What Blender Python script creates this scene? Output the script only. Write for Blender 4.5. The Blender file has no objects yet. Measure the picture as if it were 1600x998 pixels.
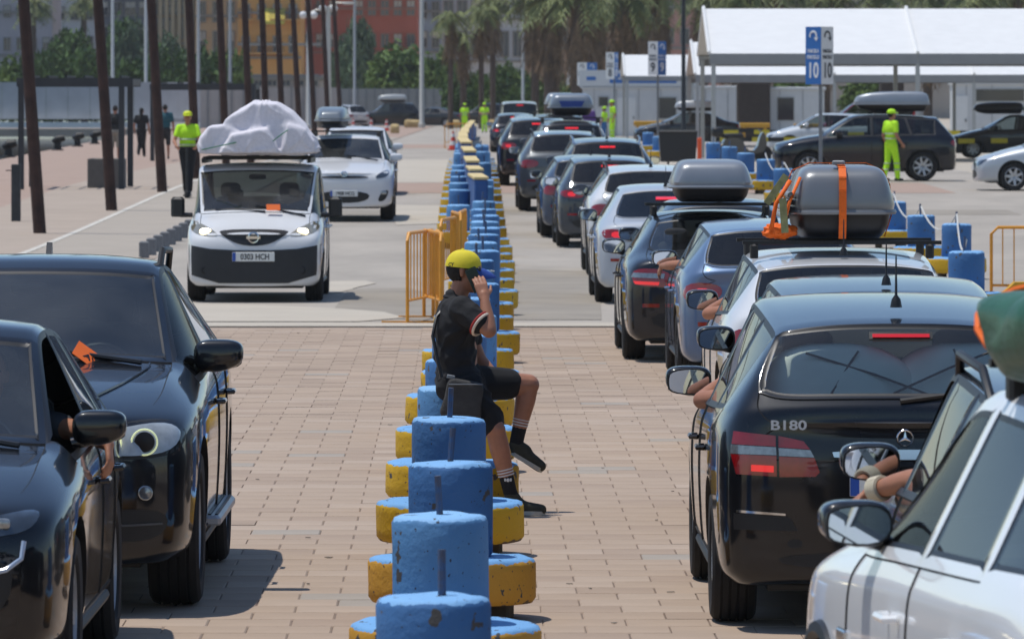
import bpy, bmesh, math, random
import numpy as np
from mathutils import Vector, Matrix, noise
from mathutils.bvhtree import BVHTree
R = math.radians
random.seed(7)
SC = bpy.context.scene
COL = SC.collection

# ------------------------------------------------------------------ camera, sky, sun, exposure
F, H0, YH = 10000.0, 2.5, 155.0          # focal length in photo pixels, eye height, horizon row
cam_d = bpy.data.cameras.new('camera')
cam = bpy.data.objects.new('camera', cam_d); COL.objects.link(cam)
cam.location = (0, 0, H0); cam.rotation_euler = (R(90), 0, 0)
cam_d.sensor_width = 36; cam_d.lens = F / 1600 * 36
cam_d.shift_y = -(499 - YH) / 1600
cam_d.clip_start = 1; cam_d.clip_end = 6000
cam_d.dof.use_dof = True; cam_d.dof.focus_distance = 38.5; cam_d.dof.aperture_fstop = 12
SC.camera = cam
SUN_EL, SUN_AZ = 74, 168     # azimuth: direction towards the sun, degrees counter-clockwise from +X
wd = bpy.data.worlds.new('World'); SC.world = wd; wd.use_nodes = True
nt = wd.node_tree
sky = nt.nodes.new('ShaderNodeTexSky'); sky.sky_type = 'NISHITA'; sky.sun_disc = False
sky.sun_elevation = R(SUN_EL); sky.sun_rotation = R(90 - SUN_AZ); sky.dust_density = 0.2; sky.air_density = 1.0; sky.ozone_density = 3.5
nt.links.new(sky.outputs[0], nt.nodes['Background'].inputs[0]); nt.nodes['Background'].inputs[1].default_value = 0.148
sd = bpy.data.lights.new('sun', 'SUN'); sun = bpy.data.objects.new('sun', sd); COL.objects.link(sun)
sd.energy = 4.0; sd.angle = R(0.55); sd.color = (1, .965, .91)
sv = Vector((math.cos(R(SUN_EL))*math.cos(R(SUN_AZ)), math.cos(R(SUN_EL))*math.sin(R(SUN_AZ)), math.sin(R(SUN_EL))))
sun.rotation_euler = sv.to_track_quat('Z', 'Y').to_euler(); sun.location = (0, 40, 60)
SC.view_settings.view_transform = 'Standard'; SC.view_settings.look = 'None'
SC.view_settings.exposure = -0.25; SC.view_settings.gamma = 1
SC.cycles.max_bounces = 6; SC.cycles.transparent_max_bounces = 12; SC.cycles.caustics_reflective = False
SC.cycles.use_denoising = True

# ------------------------------------------------------------------ ground shape and pixel geometry
def g(Y):                                 # the quay rises gently beyond the van
    t = min(1, max(0, (Y-90)/75.0)); return .5*t*t*(3-2*t)
def dist(py):                             # distance at which the ground is seen at photo row py
    d = H0*F/(py-YH)
    for _ in range(40): d = .5*d + .5*(H0-g(d))*F/(py-YH)
    return d
def gp(px, py):
    d = dist(py); return Vector(((px-800)*d/F, d, g(d)))
def at(px, py, d): return Vector(((px-800)*d/F, d, H0-(py-YH)*d/F))

# ------------------------------------------------------------------ materials
MATS = {}
def lin(h):
    h = h.lstrip('#'); o = []
    for i in (0, 2, 4):
        c = int(h[i:i+2], 16)/255; o.append(c/12.92 if c <= .04045 else ((c+.055)/1.055)**2.4)
    return (*o, 1)
def mat(name, col, rough=.6, metal=0, var=.12, scale=6, bump=0, bscale=40, coat=0, spec=.5, emit=None, es=0, col2=None, coords='Object', stretch=None):
    if name in MATS: return MATS[name]
    m = bpy.data.materials.new(name); m.use_nodes = True; t = m.node_tree; b = t.nodes['Principled BSDF']
    c = lin(col) if isinstance(col, str) else (*col, 1)
    c2 = (lin(col2) if isinstance(col2, str) else None)
    b.inputs['Roughness'].default_value = rough; b.inputs['Metallic'].default_value = metal
    b.inputs['Coat Weight'].default_value = coat; b.inputs['Coat Roughness'].default_value = .03
    b.inputs['Specular IOR Level'].default_value = spec
    if var > 0 or c2:
        tc = t.nodes.new('ShaderNodeTexCoord'); out = tc.outputs[coords]
        if stretch:
            mp = t.nodes.new('ShaderNodeMapping'); mp.inputs['Scale'].default_value = stretch
            t.links.new(out, mp.inputs[0]); out = mp.outputs[0]
        n = t.nodes.new('ShaderNodeTexNoise'); n.inputs['Scale'].default_value = scale; n.inputs['Detail'].default_value = 6
        n.inputs['Roughness'].default_value = .65
        t.links.new(out, n.inputs[0])
        r = t.nodes.new('ShaderNodeValToRGB'); t.links.new(n.outputs[0], r.inputs[0])
        r.color_ramp.elements[0].position = .3; r.color_ramp.elements[1].position = .7
        r.color_ramp.elements[0].color = tuple(x*(1-var) for x in c[:3]) + (1,)
        r.color_ramp.elements[1].color = c2 if c2 else tuple(min(1, x*(1+var)) for x in c[:3]) + (1,)
        t.links.new(r.outputs[0], b.inputs['Base Color'])
        if bump:
            n2 = t.nodes.new('ShaderNodeTexNoise'); n2.inputs['Scale'].default_value = bscale; n2.inputs['Detail'].default_value = 4
            t.links.new(out, n2.inputs[0])
            bp = t.nodes.new('ShaderNodeBump'); bp.inputs['Strength'].default_value = bump; bp.inputs['Distance'].default_value = .02
            t.links.new(n2.outputs[0], bp.inputs['Height']); t.links.new(bp.outputs[0], b.inputs['Normal'])
    else: b.inputs['Base Color'].default_value = c
    if emit:
        b.inputs['Emission Color'].default_value = lin(emit); b.inputs['Emission Strength'].default_value = es
    MATS[name] = m; return m
def paint(col, metal=.25, rough=.38):
    """car lacquer: coloured base under clear coat, dusty in patches; the back of the sheet is grey trim"""
    k = f'car paint {col}'
    if k in MATS: return MATS[k]
    m = bpy.data.materials.new(k); m.use_nodes = True; t = m.node_tree; b = t.nodes['Principled BSDF']
    c = lin(col)
    if c[1] > .5: metal = 0
    tc = t.nodes.new('ShaderNodeTexCoord'); n = t.nodes.new('ShaderNodeTexNoise'); n.inputs['Scale'].default_value = 2.2; n.inputs['Detail'].default_value = 8
    t.links.new(tc.outputs['Object'], n.inputs[0])
    dust = t.nodes.new('ShaderNodeMixRGB'); dust.inputs[1].default_value = c; dust.inputs[2].default_value = (.30, .27, .23, 1)
    mr = t.nodes.new('ShaderNodeMapRange'); mr.inputs['From Min'].default_value = .42; mr.inputs['From Max'].default_value = .8
    mr.inputs['To Min'].default_value = .0; mr.inputs['To Max'].default_value = .022
    t.links.new(n.outputs[0], mr.inputs[0]); t.links.new(mr.outputs[0], dust.inputs[0])
    geo = t.nodes.new('ShaderNodeNewGeometry'); bf = t.nodes.new('ShaderNodeMixRGB'); bf.inputs[2].default_value = (.13, .13, .13, 1)
    t.links.new(geo.outputs['Backfacing'], bf.inputs[0]); t.links.new(dust.outputs[0], bf.inputs[1]); t.links.new(bf.outputs[0], b.inputs['Base Color'])
    b.inputs['Metallic'].default_value = metal; b.inputs['Roughness'].default_value = rough; b.inputs['Specular IOR Level'].default_value = .15
    iv = t.nodes.new('ShaderNodeMath'); iv.operation = 'SUBTRACT'; iv.inputs[0].default_value = 1
    t.links.new(geo.outputs['Backfacing'], iv.inputs[1]); t.links.new(iv.outputs[0], b.inputs['Coat Weight'])
    cr = t.nodes.new('ShaderNodeMapRange'); cr.inputs['To Min'].default_value = .015; cr.inputs['To Max'].default_value = .09
    t.links.new(n.outputs[0], cr.inputs[0]); t.links.new(cr.outputs[0], b.inputs['Coat Roughness'])
    MATS[k] = m; return m
def glass(name, tint, refl=1.0, dust=1.0):
    if name in MATS: return MATS[name]
    m = bpy.data.materials.new(name); m.use_nodes = True; t = m.node_tree; t.nodes.clear()
    o = t.nodes.new('ShaderNodeOutputMaterial'); mx = t.nodes.new('ShaderNodeMixShader'); tr = t.nodes.new('ShaderNodeBsdfTransparent'); gl = t.nodes.new('ShaderNodeBsdfGlossy')
    tr.inputs[0].default_value = (*tint, 1); gl.inputs['Roughness'].default_value = .015
    fr = t.nodes.new('ShaderNodeFresnel'); fr.inputs[0].default_value = 1.52
    ml = t.nodes.new('ShaderNodeMath'); ml.operation = 'MULTIPLY_ADD'; ml.inputs[1].default_value = 1.4*refl; ml.inputs[2].default_value = .02; ml.use_clamp = True
    t.links.new(fr.outputs[0], ml.inputs[0]); t.links.new(ml.outputs[0], mx.inputs[0])
    # dust and fly specks; their pale film also paints in a grey sky reflection
    tc = t.nodes.new('ShaderNodeTexCoord'); df = t.nodes.new('ShaderNodeBsdfDiffuse'); df.inputs[0].default_value = (.45, .46, .45, 1)
    n = t.nodes.new('ShaderNodeTexNoise'); n.inputs['Scale'].default_value = 1.8; n.inputs['Detail'].default_value = 5; t.links.new(tc.outputs['Object'], n.inputs[0])
    v = t.nodes.new('ShaderNodeTexVoronoi'); v.inputs['Scale'].default_value = 9; t.links.new(tc.outputs['Object'], v.inputs[0])
    lt = t.nodes.new('ShaderNodeMath'); lt.operation = 'LESS_THAN'; lt.inputs[1].default_value = .045; t.links.new(v.outputs['Distance'], lt.inputs[0])
    mr = t.nodes.new('ShaderNodeMapRange'); mr.inputs['From Min'].default_value = .3; mr.inputs['From Max'].default_value = .8; mr.inputs['To Min'].default_value = .02*dust; mr.inputs['To Max'].default_value = .12*dust
    t.links.new(n.outputs[0], mr.inputs[0])
    ad = t.nodes.new('ShaderNodeMath'); ad.operation = 'MULTIPLY_ADD'; ad.inputs[1].default_value = .3*dust; t.links.new(lt.outputs[0], ad.inputs[0]); t.links.new(mr.outputs[0], ad.inputs[2])
    m2 = t.nodes.new('ShaderNodeMixShader'); t.links.new(tr.outputs[0], mx.inputs[1]); t.links.new(gl.outputs[0], mx.inputs[2])
    t.links.new(ad.outputs[0], m2.inputs[0]); t.links.new(mx.outputs[0], m2.inputs[1]); t.links.new(df.outputs[0], m2.inputs[2]); t.links.new(m2.outputs[0], o.inputs[0])
    MATS[name] = m; return m

M_BLACK = mat('black plastic', '#141416', .45, var=.2, scale=20)
M_GAP = mat('panel gap', '#050505', .9, var=0)
M_RUB = mat('tyre rubber', '#1c1c1d', .85, var=.25, scale=12)
M_RIM = mat('alloy', '#b4b6b8', .4, .35, var=.1)
M_CHR = mat('chrome', '#d4d6d8', .1, 1, var=0)
M_GLASS = glass('windscreen glass', (.55, .62, .60))
M_TINT = glass('tinted glass', (.16, .18, .18), .7, .2)
M_SIDE = glass('side glass', (.60, .66, .64), .35, .12)
M_RED = mat('red lens', '#8e0a10', .15, var=.15, scale=30, coat=1)
M_REDLIT = mat('lit red lens', '#c01018', .2, var=0, coat=1, emit='#ff1a20', es=.7)
M_CLEAR = mat('clear lens', '#8f9395', .12, .5, var=.3, scale=40, coat=1)
M_LAMP = mat('headlamp reflector', '#5e6468', .1, .8, var=.4, scale=14, coat=1)
M_LIT = mat('lit lamp', '#fff4d8', .2, var=0, emit='#ffefc8', es=5)
M_MIRR = mat('mirror glass', '#c8ccd0', .02, 1, var=0)
M_PLATE = mat('number plate', '#dfe0dc', .4, var=.05)
M_PBLUE = mat('plate blue band', '#1f4fa8', .4, var=0)
M_SEAT = mat('seat cloth', '#2a2b2e', .9, var=.2, scale=30)
M_SEATG = mat('grey seat cloth', '#6d6f70', .9, var=.2, scale=30)
M_ORANGE = mat('orange paper', '#e8681c', .7, var=.06)
M_SKIN = mat('skin', '#a8745a', .5, var=.12, scale=14, spec=.35)
M_HIVIS = mat('hi-vis cloth', '#b9f01e', .75, var=.1, scale=9, emit='#b4ff10', es=.0)
M_SILVERTAPE = mat('reflective tape', '#b8bcb4', .4, .3, var=.1)
M_CLOTHK = mat('black cloth', '#17171a', .85, var=.3, scale=16, bump=.25, bscale=30)
M_PANE = mat('dark window glass', '#2a3036', .08, var=.2, scale=.6, spec=.8)
M_STEEL = mat('galvanised steel', '#7d8286', .5, .6, var=.15)
M_WHITE = mat('white paint', '#d9dad8', .5, var=.05)

# ------------------------------------------------------------------ mesh helpers
def tag(o, label=None, cat=None, group=None, kind=None):
    for k, v in (('label', label), ('category', cat), ('group', group), ('kind', kind)):
        if v: o[k] = v
    return o
def link(o, parent=None):
    COL.objects.link(o)
    if parent: o.parent = parent
    return o
def empty(name, loc, rz=0, label=None, cat=None, group=None):
    o = bpy.data.objects.new(name, None); o.empty_display_size = .2; o.location = loc; o.rotation_euler = (0, 0, rz); COL.objects.link(o)
    return tag(o, label, cat, group)
def mesh_obj(name, me, mats, parent=None, smooth=False, angle=None):
    if me.materials: me.materials.clear()
    for m in (mats if isinstance(mats, (list, tuple)) else [mats]): me.materials.append(m)
    if smooth:
        me.polygons.foreach_set('use_smooth', [True]*len(me.polygons))
        if angle: me.set_sharp_from_angle(angle=R(angle))
    o = bpy.data.objects.new(name, me); return link(o, parent)
def share(o, parent=None, loc=None, rot=None, name=None):
    c = o.copy(); COL.objects.link(c); c.parent = parent
    if loc is not None: c.location = loc
    if rot is not None: c.rotation_euler = rot
    return c
def copy_tree(o, parent=None):
    c = o.copy(); COL.objects.link(c); c.parent = parent
    for ch in list(o.children): copy_tree(ch, c)
    return c
class G:
    def __init__(s): s.v = []; s.f = []
    def add(s, v, f):
        n = len(s.v); s.v += [tuple(p) for p in v]; s.f += [tuple(i+n for i in q) for q in f]; return s
    def box(s, c, d, rz=0, rx=0, ry=0, taper=1):
        m = Matrix.Rotation(rz, 3, 'Z') @ Matrix.Rotation(ry, 3, 'Y') @ Matrix.Rotation(rx, 3, 'X'); c = Vector(c); v = []
        for k in (-1, 1):
            tp = taper if k > 0 else 1
            for a, b in ((-1, -1), (1, -1), (1, 1), (-1, 1)): v.append(c + m @ Vector((a*d[0]/2*tp, b*d[1]/2*tp, k*d[2]/2)))
        return s.add(v, [(3, 2, 1, 0), (4, 5, 6, 7), (0, 1, 5, 4), (1, 2, 6, 5), (2, 3, 7, 6), (3, 0, 4, 7)])
    def bbox(s, c, d, b=.02, rz=0):           # box with chamfered upright and top edges
        c = Vector(c); m = Matrix.Rotation(rz, 3, 'Z'); x, y, z = (q/2 for q in d); v = []
        for zz, k in ((-z, b*.5), (-z+b*.5, 0), (z-b, 0), (z, b)):
            X, Y = x-k, y-k
            for a, e in ((-X+b, -Y), (X-b, -Y), (X, -Y+b), (X, Y-b), (X-b, Y), (-X+b, Y), (-X, Y-b), (-X, -Y+b)): v.append(c + m @ Vector((a, e, zz)))
        f = [tuple(range(7, -1, -1)), tuple(range(24, 32))]
        for r in range(3):
            for i in range(8): f.append((r*8+i, r*8+(i+1) % 8, r*8+8+(i+1) % 8, r*8+8+i))
        return s.add(v, f)
    def tube(s, pts, r, n=8, cap=True):
        pts = [Vector(p) for p in pts]; rs = r if isinstance(r, (list, tuple)) else [r]*len(pts); v = []; up = None
        for i, p in enumerate(pts):
            d = (pts[min(i+1, len(pts)-1)] - pts[max(i-1, 0)]).normalized()
            if up is None: up = d.orthogonal().normalized()
            up = (up - d*up.dot(d)); up = up.normalized() if up.length > 1e-6 else d.orthogonal().normalized()
            w = d.cross(up)
            for k in range(n):
                a = 2*math.pi*k/n; v.append(p + (up*math.cos(a) + w*math.sin(a))*rs[i])
        f = [(i*n+k, i*n+(k+1) % n, i*n+n+(k+1) % n, i*n+n+k) for i in range(len(pts)-1) for k in range(n)]
        if cap: f += [tuple(range(n-1, -1, -1)), tuple(range((len(pts)-1)*n, len(pts)*n))]
        return s.add(v, f)
    def lathe(s, prof, n=24, c=(0, 0, 0), axis='Z', jit=0, cap=True):
        v = []
        for r, z in prof:
            for k in range(n):
                a = 2*math.pi*k/n; q = r*(1+(random.uniform(-jit, jit) if jit else 0)); x, y = q*math.cos(a), q*math.sin(a)
                p = (x, y, z) if axis == 'Z' else ((z, x, y) if axis == 'X' else (y, z, x)); v.append((p[0]+c[0], p[1]+c[1], p[2]+c[2]))
        m = len(prof); f = [(i*n+k, i*n+(k+1) % n, i*n+n+(k+1) % n, i*n+n+k) for i in range(m-1) for k in range(n)]
        if cap and prof[0][0] > 1e-5: f.append(tuple(range(n-1, -1, -1)))
        if cap and prof[-1][0] > 1e-5: f.append(tuple(range((m-1)*n, m*n)))
        return s.add(v, f)
    def sell(s, c, d, e1=.5, e2=.5, n=24, m=14, rot=None, fn=None):   # superellipsoid
        c = Vector(c); sp = lambda x, e: math.copysign(abs(x)**e, x); v = []
        for i in range(m+1):
            a = -math.pi/2 + math.pi*i/m
            for k in range(n):
                b = 2*math.pi*k/n
                p = Vector((d[0]/2*sp(math.cos(a), e1)*sp(math.cos(b), e2), d[1]/2*sp(math.cos(a), e1)*sp(math.sin(b), e2), d[2]/2*sp(math.sin(a), e1)))
                if fn: p = Vector(fn(p))
                if rot: p = rot @ p
                v.append(c+p)
        f = [(i*n+k, i*n+(k+1) % n, i*n+n+(k+1) % n, i*n+n+k) for i in range(m) for k in range(n)]
        return s.add(v, f)
    def prism(s, poly, lo, hi, axis='Y'):      # polygon extruded along an axis
        def P(a, b, t): return (a, t, b) if axis == 'Y' else ((t, a, b) if axis == 'X' else (a, b, t))
        n = len(poly); v = [P(a, b, lo) for a, b in poly] + [P(a, b, hi) for a, b in poly]
        return s.add(v, [tuple(range(n)), tuple(range(2*n-1, n-1, -1))] + [((i+1) % n, i, n+i, n+(i+1) % n) for i in range(n)])
    def mesh(s, name='m'):
        me = bpy.data.meshes.new(name); me.from_pydata(s.v, [], s.f); me.validate()
        bm = bmesh.new(); bm.from_mesh(me); bmesh.ops.remove_doubles(bm, verts=bm.verts, dist=1e-5); bmesh.ops.recalc_face_normals(bm, faces=bm.faces); bm.to_mesh(me); bm.free()
        return me
    def build(s, name, m, parent=None, smooth=False, angle=35): return mesh_obj(name, s.mesh(name), m, parent, smooth, angle)
FONTM = {}
def text(name, body, size, m, parent, loc, rot, extrude=.002, align='CENTER', sx=1):
    cu = bpy.data.curves.new(name, 'FONT'); cu.body = body; cu.size = size; cu.extrude = extrude; cu.offset = size*.022; cu.align_x = align; cu.align_y = 'CENTER'; cu.resolution_u = 3
    t = bpy.data.objects.new(name, cu); me = bpy.data.meshes.new_from_object(t); bpy.data.objects.remove(t); bpy.data.curves.remove(cu)
    o = mesh_obj(name, me, m, parent); o.location = loc; o.rotation_euler = rot; o.scale = (sx, 1, 1)
    return o
def chaikin(p, n=2):
    for _ in range(n):
        q = []
        for i in range(len(p)):
            a, b = p[i], p[(i+1) % len(p)]
            q += [(a[0]*.75+b[0]*.25, a[1]*.75+b[1]*.25), (a[0]*.25+b[0]*.75, a[1]*.25+b[1]*.75)]
        p = q
    return p
PEND = []
def flush():
    """evaluate all waiting modifier stacks in one go"""
    bpy.context.view_layer.update(); dg = bpy.context.evaluated_depsgraph_get(); out = []
    for o, extra, cb in PEND: out.append((bpy.data.meshes.new_from_object(o.evaluated_get(dg)), cb))
    for o, extra, cb in PEND:
        for q in [o]+extra:
            me = q.data; bpy.data.objects.remove(q); bpy.data.meshes.remove(me)
    PEND.clear()
    for me, cb in out: cb(me)
ORD = ['first', 'second', 'third', 'fourth', 'fifth', 'sixth', 'seventh', 'eighth', 'ninth', 'tenth', 'eleventh', 'twelfth', 'thirteenth', 'fourteenth', 'fifteenth', 'sixteenth', 'seventeenth', 'eighteenth', 'nineteenth', 'twentieth']
ORD += ['twenty-' + o for o in ORD[:9]] + ['thirtieth'] + ['thirty-' + o for o in ORD[:9]] + ['fortieth']
# ------------------------------------------------------------------ the setting
YS = [5, 15, 25, 40, 55, 70, 80] + list(range(88, 170, 4)) + [180, 200, 240, 300, 360, 420, 500, 650, 900, 1500, 3000]
def sheet(name, xl, xr, y0, y1, off, m, parent=None, skew=0):
    ys = [y0] + [y for y in YS if y0 < y < y1] + [y1]
    fl = xl if callable(xl) else (lambda Y: xl + skew*Y); fr = xr if callable(xr) else (lambda Y: xr + skew*Y)
    v = []
    for y in ys: v += [(fl(y), y, g(y)+off), (fr(y), y, g(y)+off)]
    me = bpy.data.meshes.new(name); me.from_pydata(v, [], [(2*i, 2*i+1, 2*i+3, 2*i+2) for i in range(len(ys)-1)])
    o = mesh_obj(name, me, m, parent)
    if not parent: o['kind'] = 'structure'
    return o
M_GROUND = mat('sandy concrete ground', '#b2a797', .9, var=.1, scale=.35, bump=.3, bscale=6)
M_ROAD = mat('worn concrete roadway', '#a39a8e', .9, var=.17, scale=.5, bump=.35, bscale=9, stretch=(1, .35, 1))
M_ROADL = mat('pale concrete patch', '#b8ae9e', .9, var=.08, scale=.8, bump=.3, bscale=8)
M_ROADD = mat('dark asphalt repair', '#938a7d', .9, var=.14, scale=.9, bump=.3, bscale=10)
M_PINK = mat('pink paving', '#a48c7c', .9, var=.1, scale=1.2)
M_PROM = mat('beige promenade concrete', '#a89888', .9, var=.08, scale=.7)
M_CYC = mat('cycle path concrete', '#a69b8d', .9, var=.07, scale=.9)
M_JOINT = mat('sanded joint bed', '#75665a', .95, var=.2, scale=4)
edge = lambda Y: -16.8 - .031*(Y-210)            # quay edge along the water
sheet('ground', edge, lambda Y: 60+Y*.3, 5, 3000, -.02, M_GROUND)
M_SEA = mat('harbour water', '#2c3a40', .12, var=.3, scale=.6, bump=.6, bscale=.9, spec=.6)
sheet('harbour_water', -900, lambda Y: edge(Y)-.05, 5, 3000, -1.6, M_SEA)
# quay wall face
G().prism([(edge(5)-.04, 5), (edge(420)-.04, 420), (edge(420)+.35, 420), (edge(5)+.35, 5)], -2.2, -.05, 'Z').build('quay_wall', M_PROM)['kind'] = 'structure'
sheet('roadway', -5.55, lambda Y: 9+Y*.02, 70.4, 470, .0, M_ROAD, skew=-.004)
sheet('promenade', edge, -5.75, 20, 470, .02, M_PINK, skew=0)
sheet('beige_promenade_strip', -10.4, -7.75, 20, 330, .028, M_PROM)
sheet('cycle_path', -7.7, -5.75, 20, 330, .028, M_CYC)
sheet('cycle_path_line', -7.80, -7.68, 20, 330, .034, mat('faded white line', '#c8c2b6', .8, var=.2, scale=5))
G().box((-5.65, 110, .03), (.2, 180, .001)).build('path_edge', M_PROM)['kind'] = 'structure'
def band(name, y0, y1, m, xl=-5.4, xr=10.5, off=.004): return sheet(name, xl, xr, y0, y1, off, m, skew=-.004)
band('concrete_edge_strip', 70.45, 71.6, M_ROADL)
band('pink_paving_band', dist(302), dist(286), M_PINK)
band('pink_paving_band', dist(232), dist(226), M_PINK)
band('pale_road_band', dist(285), dist(250), M_ROADL, off=.003)
band('dark_road_band', dist(336), dist(328), M_ROADD, off=.0035)
def patch_poly(name, pts, m, off=.008):
    v = [gp(*p) + Vector((0, 0, off)) for p in pts]
    me = bpy.data.meshes.new(name); me.from_pydata(v, [], [tuple(range(len(v)))]); o = mesh_obj(name, me, m); o['kind'] = 'structure'; return o
patch_poly('pale_concrete_patch', [(280, 503), (300, 474), (430, 478), (535, 483), (600, 488), (632, 497), (560, 503)], M_ROADL)
patch_poly('pale_concrete_patch', [(505, 459), (508, 440), (570, 439), (588, 443), (560, 449), (530, 458)], M_ROADL)
patch_poly('asphalt_repair', [(520, 486), (545, 452), (640, 450), (700, 470), (700, 503), (640, 500)], M_ROADD, .006)
patch_poly('asphalt_repair', [(800, 500), (803, 420), (935, 425), (940, 500)], M_ROADD, .006)
patch_poly('pale_concrete_patch', [(620, 352), (600, 320), (690, 322), (694, 350)], M_ROADL)
# --- paving slabs: 40 cm square, running bond, along the lane
skew = -.0083
base = sheet('paved_apron', -9, 9, 8, 70.4, -.006, M_JOINT)
def slabmat(name, col): return mat(name, col, .85, var=.11, scale=.9, bump=.25, bscale=60, coords='Generated' if False else 'Object')
SL = [slabmat('paving slab', '#a8937f'), slabmat('paving slab worn', '#ad9986'), slabmat('paving slab dusty', '#a28d7a'), slabmat('paving slab grey', '#9f9487')]
slab_me = []
for m in SL:
    me = G().bbox((0, 0, -.03), (.3955, .3955, .06), .006).mesh('slab'); me.materials.append(m); slab_me.append(me)
cells = []
for r in range(int((70.2-18)/.4)):
    y = 18.2 + r*.4
    for c in range(-24, 12):
        x = c*.4 + (.2 if r % 2 else 0) + skew*y
        if y < 71 - .4: cells.append((x, y))
vis = []
for x, y in cells:                               # which slabs lie open to the camera between the queues
    px, py = 800+F*x/y, YH+F*H0/y
    lo, hi = (185 if py > 900 else 300 if py > 870 else 350), (1085 if py > 640 else 1050)
    if py < 1005 and lo < px < hi and not (abs(px-705) < 90): vis.append((y, x))
vis.sort(); near = set(vis[:300])
rs = random.Random(3); rest = [G() for _ in SL]
for x, y in cells:
    k = rs.choices(range(4), (8, 3, 3, .35))[0]; z = rs.uniform(-.0015, .0015)
    if (y, x) in near:
        o = bpy.data.objects.new('slab', slab_me[k]); COL.objects.link(o); o.parent = base
        o.location = (x, y, z); o.rotation_euler = (rs.uniform(-.002, .002), rs.uniform(-.003, .003), -skew + rs.uniform(-.003, .003))
    else: rest[k].box((x, y, -.03+z), (.3955, .3955, .06), rz=-skew)
for k, q in enumerate(rest):
    me = bpy.data.meshes.new('slab_field'); me.from_pydata(q.v, [], q.f); o = mesh_obj('slab_field', me, SL[k], base); o['kind'] = 'stuff'
# litter and oil on the slabs
rl = random.Random(5)
lit = G()
for i in range(26):
    p = gp(rl.uniform(380, 1060), rl.uniform(520, 985)); lit.box(p + Vector((0, 0, .006)), (rl.uniform(.008, .03), rl.uniform(.01, .04), .004), rz=rl.uniform(0, 3))
o = lit.build('litter', mat('litter', '#8a8175', .9, var=.4, scale=3)); tag(o, 'scattered specks of litter on the paving slabs', 'litter', kind='stuff')

# ------------------------------------------------------------------ cars
BASE = dict(L=4.25, W=1.78, H=1.5, fo=.86, ro=.78, r=.315, cx=.95, rx=.2, rrx=-1.62, bx=-2.0, hz=.74, cz=.99, bz=.93, bzr=1.0, tz=1.02, zrr=None, wr=.60, zb=.2, quarter='glass', y8=.80, tw=.2)
HATCH = dict(BASE)
SUV = dict(BASE, L=4.5, W=1.86, H=1.65, r=.36, ro=.85, cx=.98, rx=.3, rrx=-1.75, bx=-2.1, hz=.92, cz=1.12, bz=1.06, bzr=1.12, tz=1.14, wr=.62, zb=.26)
SEDAN = dict(BASE, L=4.6, W=1.78, H=1.44, ro=1.0, cx=1.0, rx=.2, rrx=-1.05, bx=-1.75, hz=.72, cz=.97, bz=.92, bzr=.97, tz=1.03, quarter='body', wr=.56)
VAN = dict(BASE, L=4.4, W=1.7, H=1.72, fo=.76, ro=.9, r=.31, cx=1.52, rx=.72, rrx=-2.05, bx=-2.15, hz=.93, cz=1.12, bz=1.04, bzr=1.06, tz=1.1, wr=.70, quarter='glass', y8=.86)
IDS = dict(body=0, hood=1, front_door=2, rear_door=3, windscreen=4, front_window=5, rear_side_window=6, quarter_window=7, rear_window=8, tailgate=9, arch=10)
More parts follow.
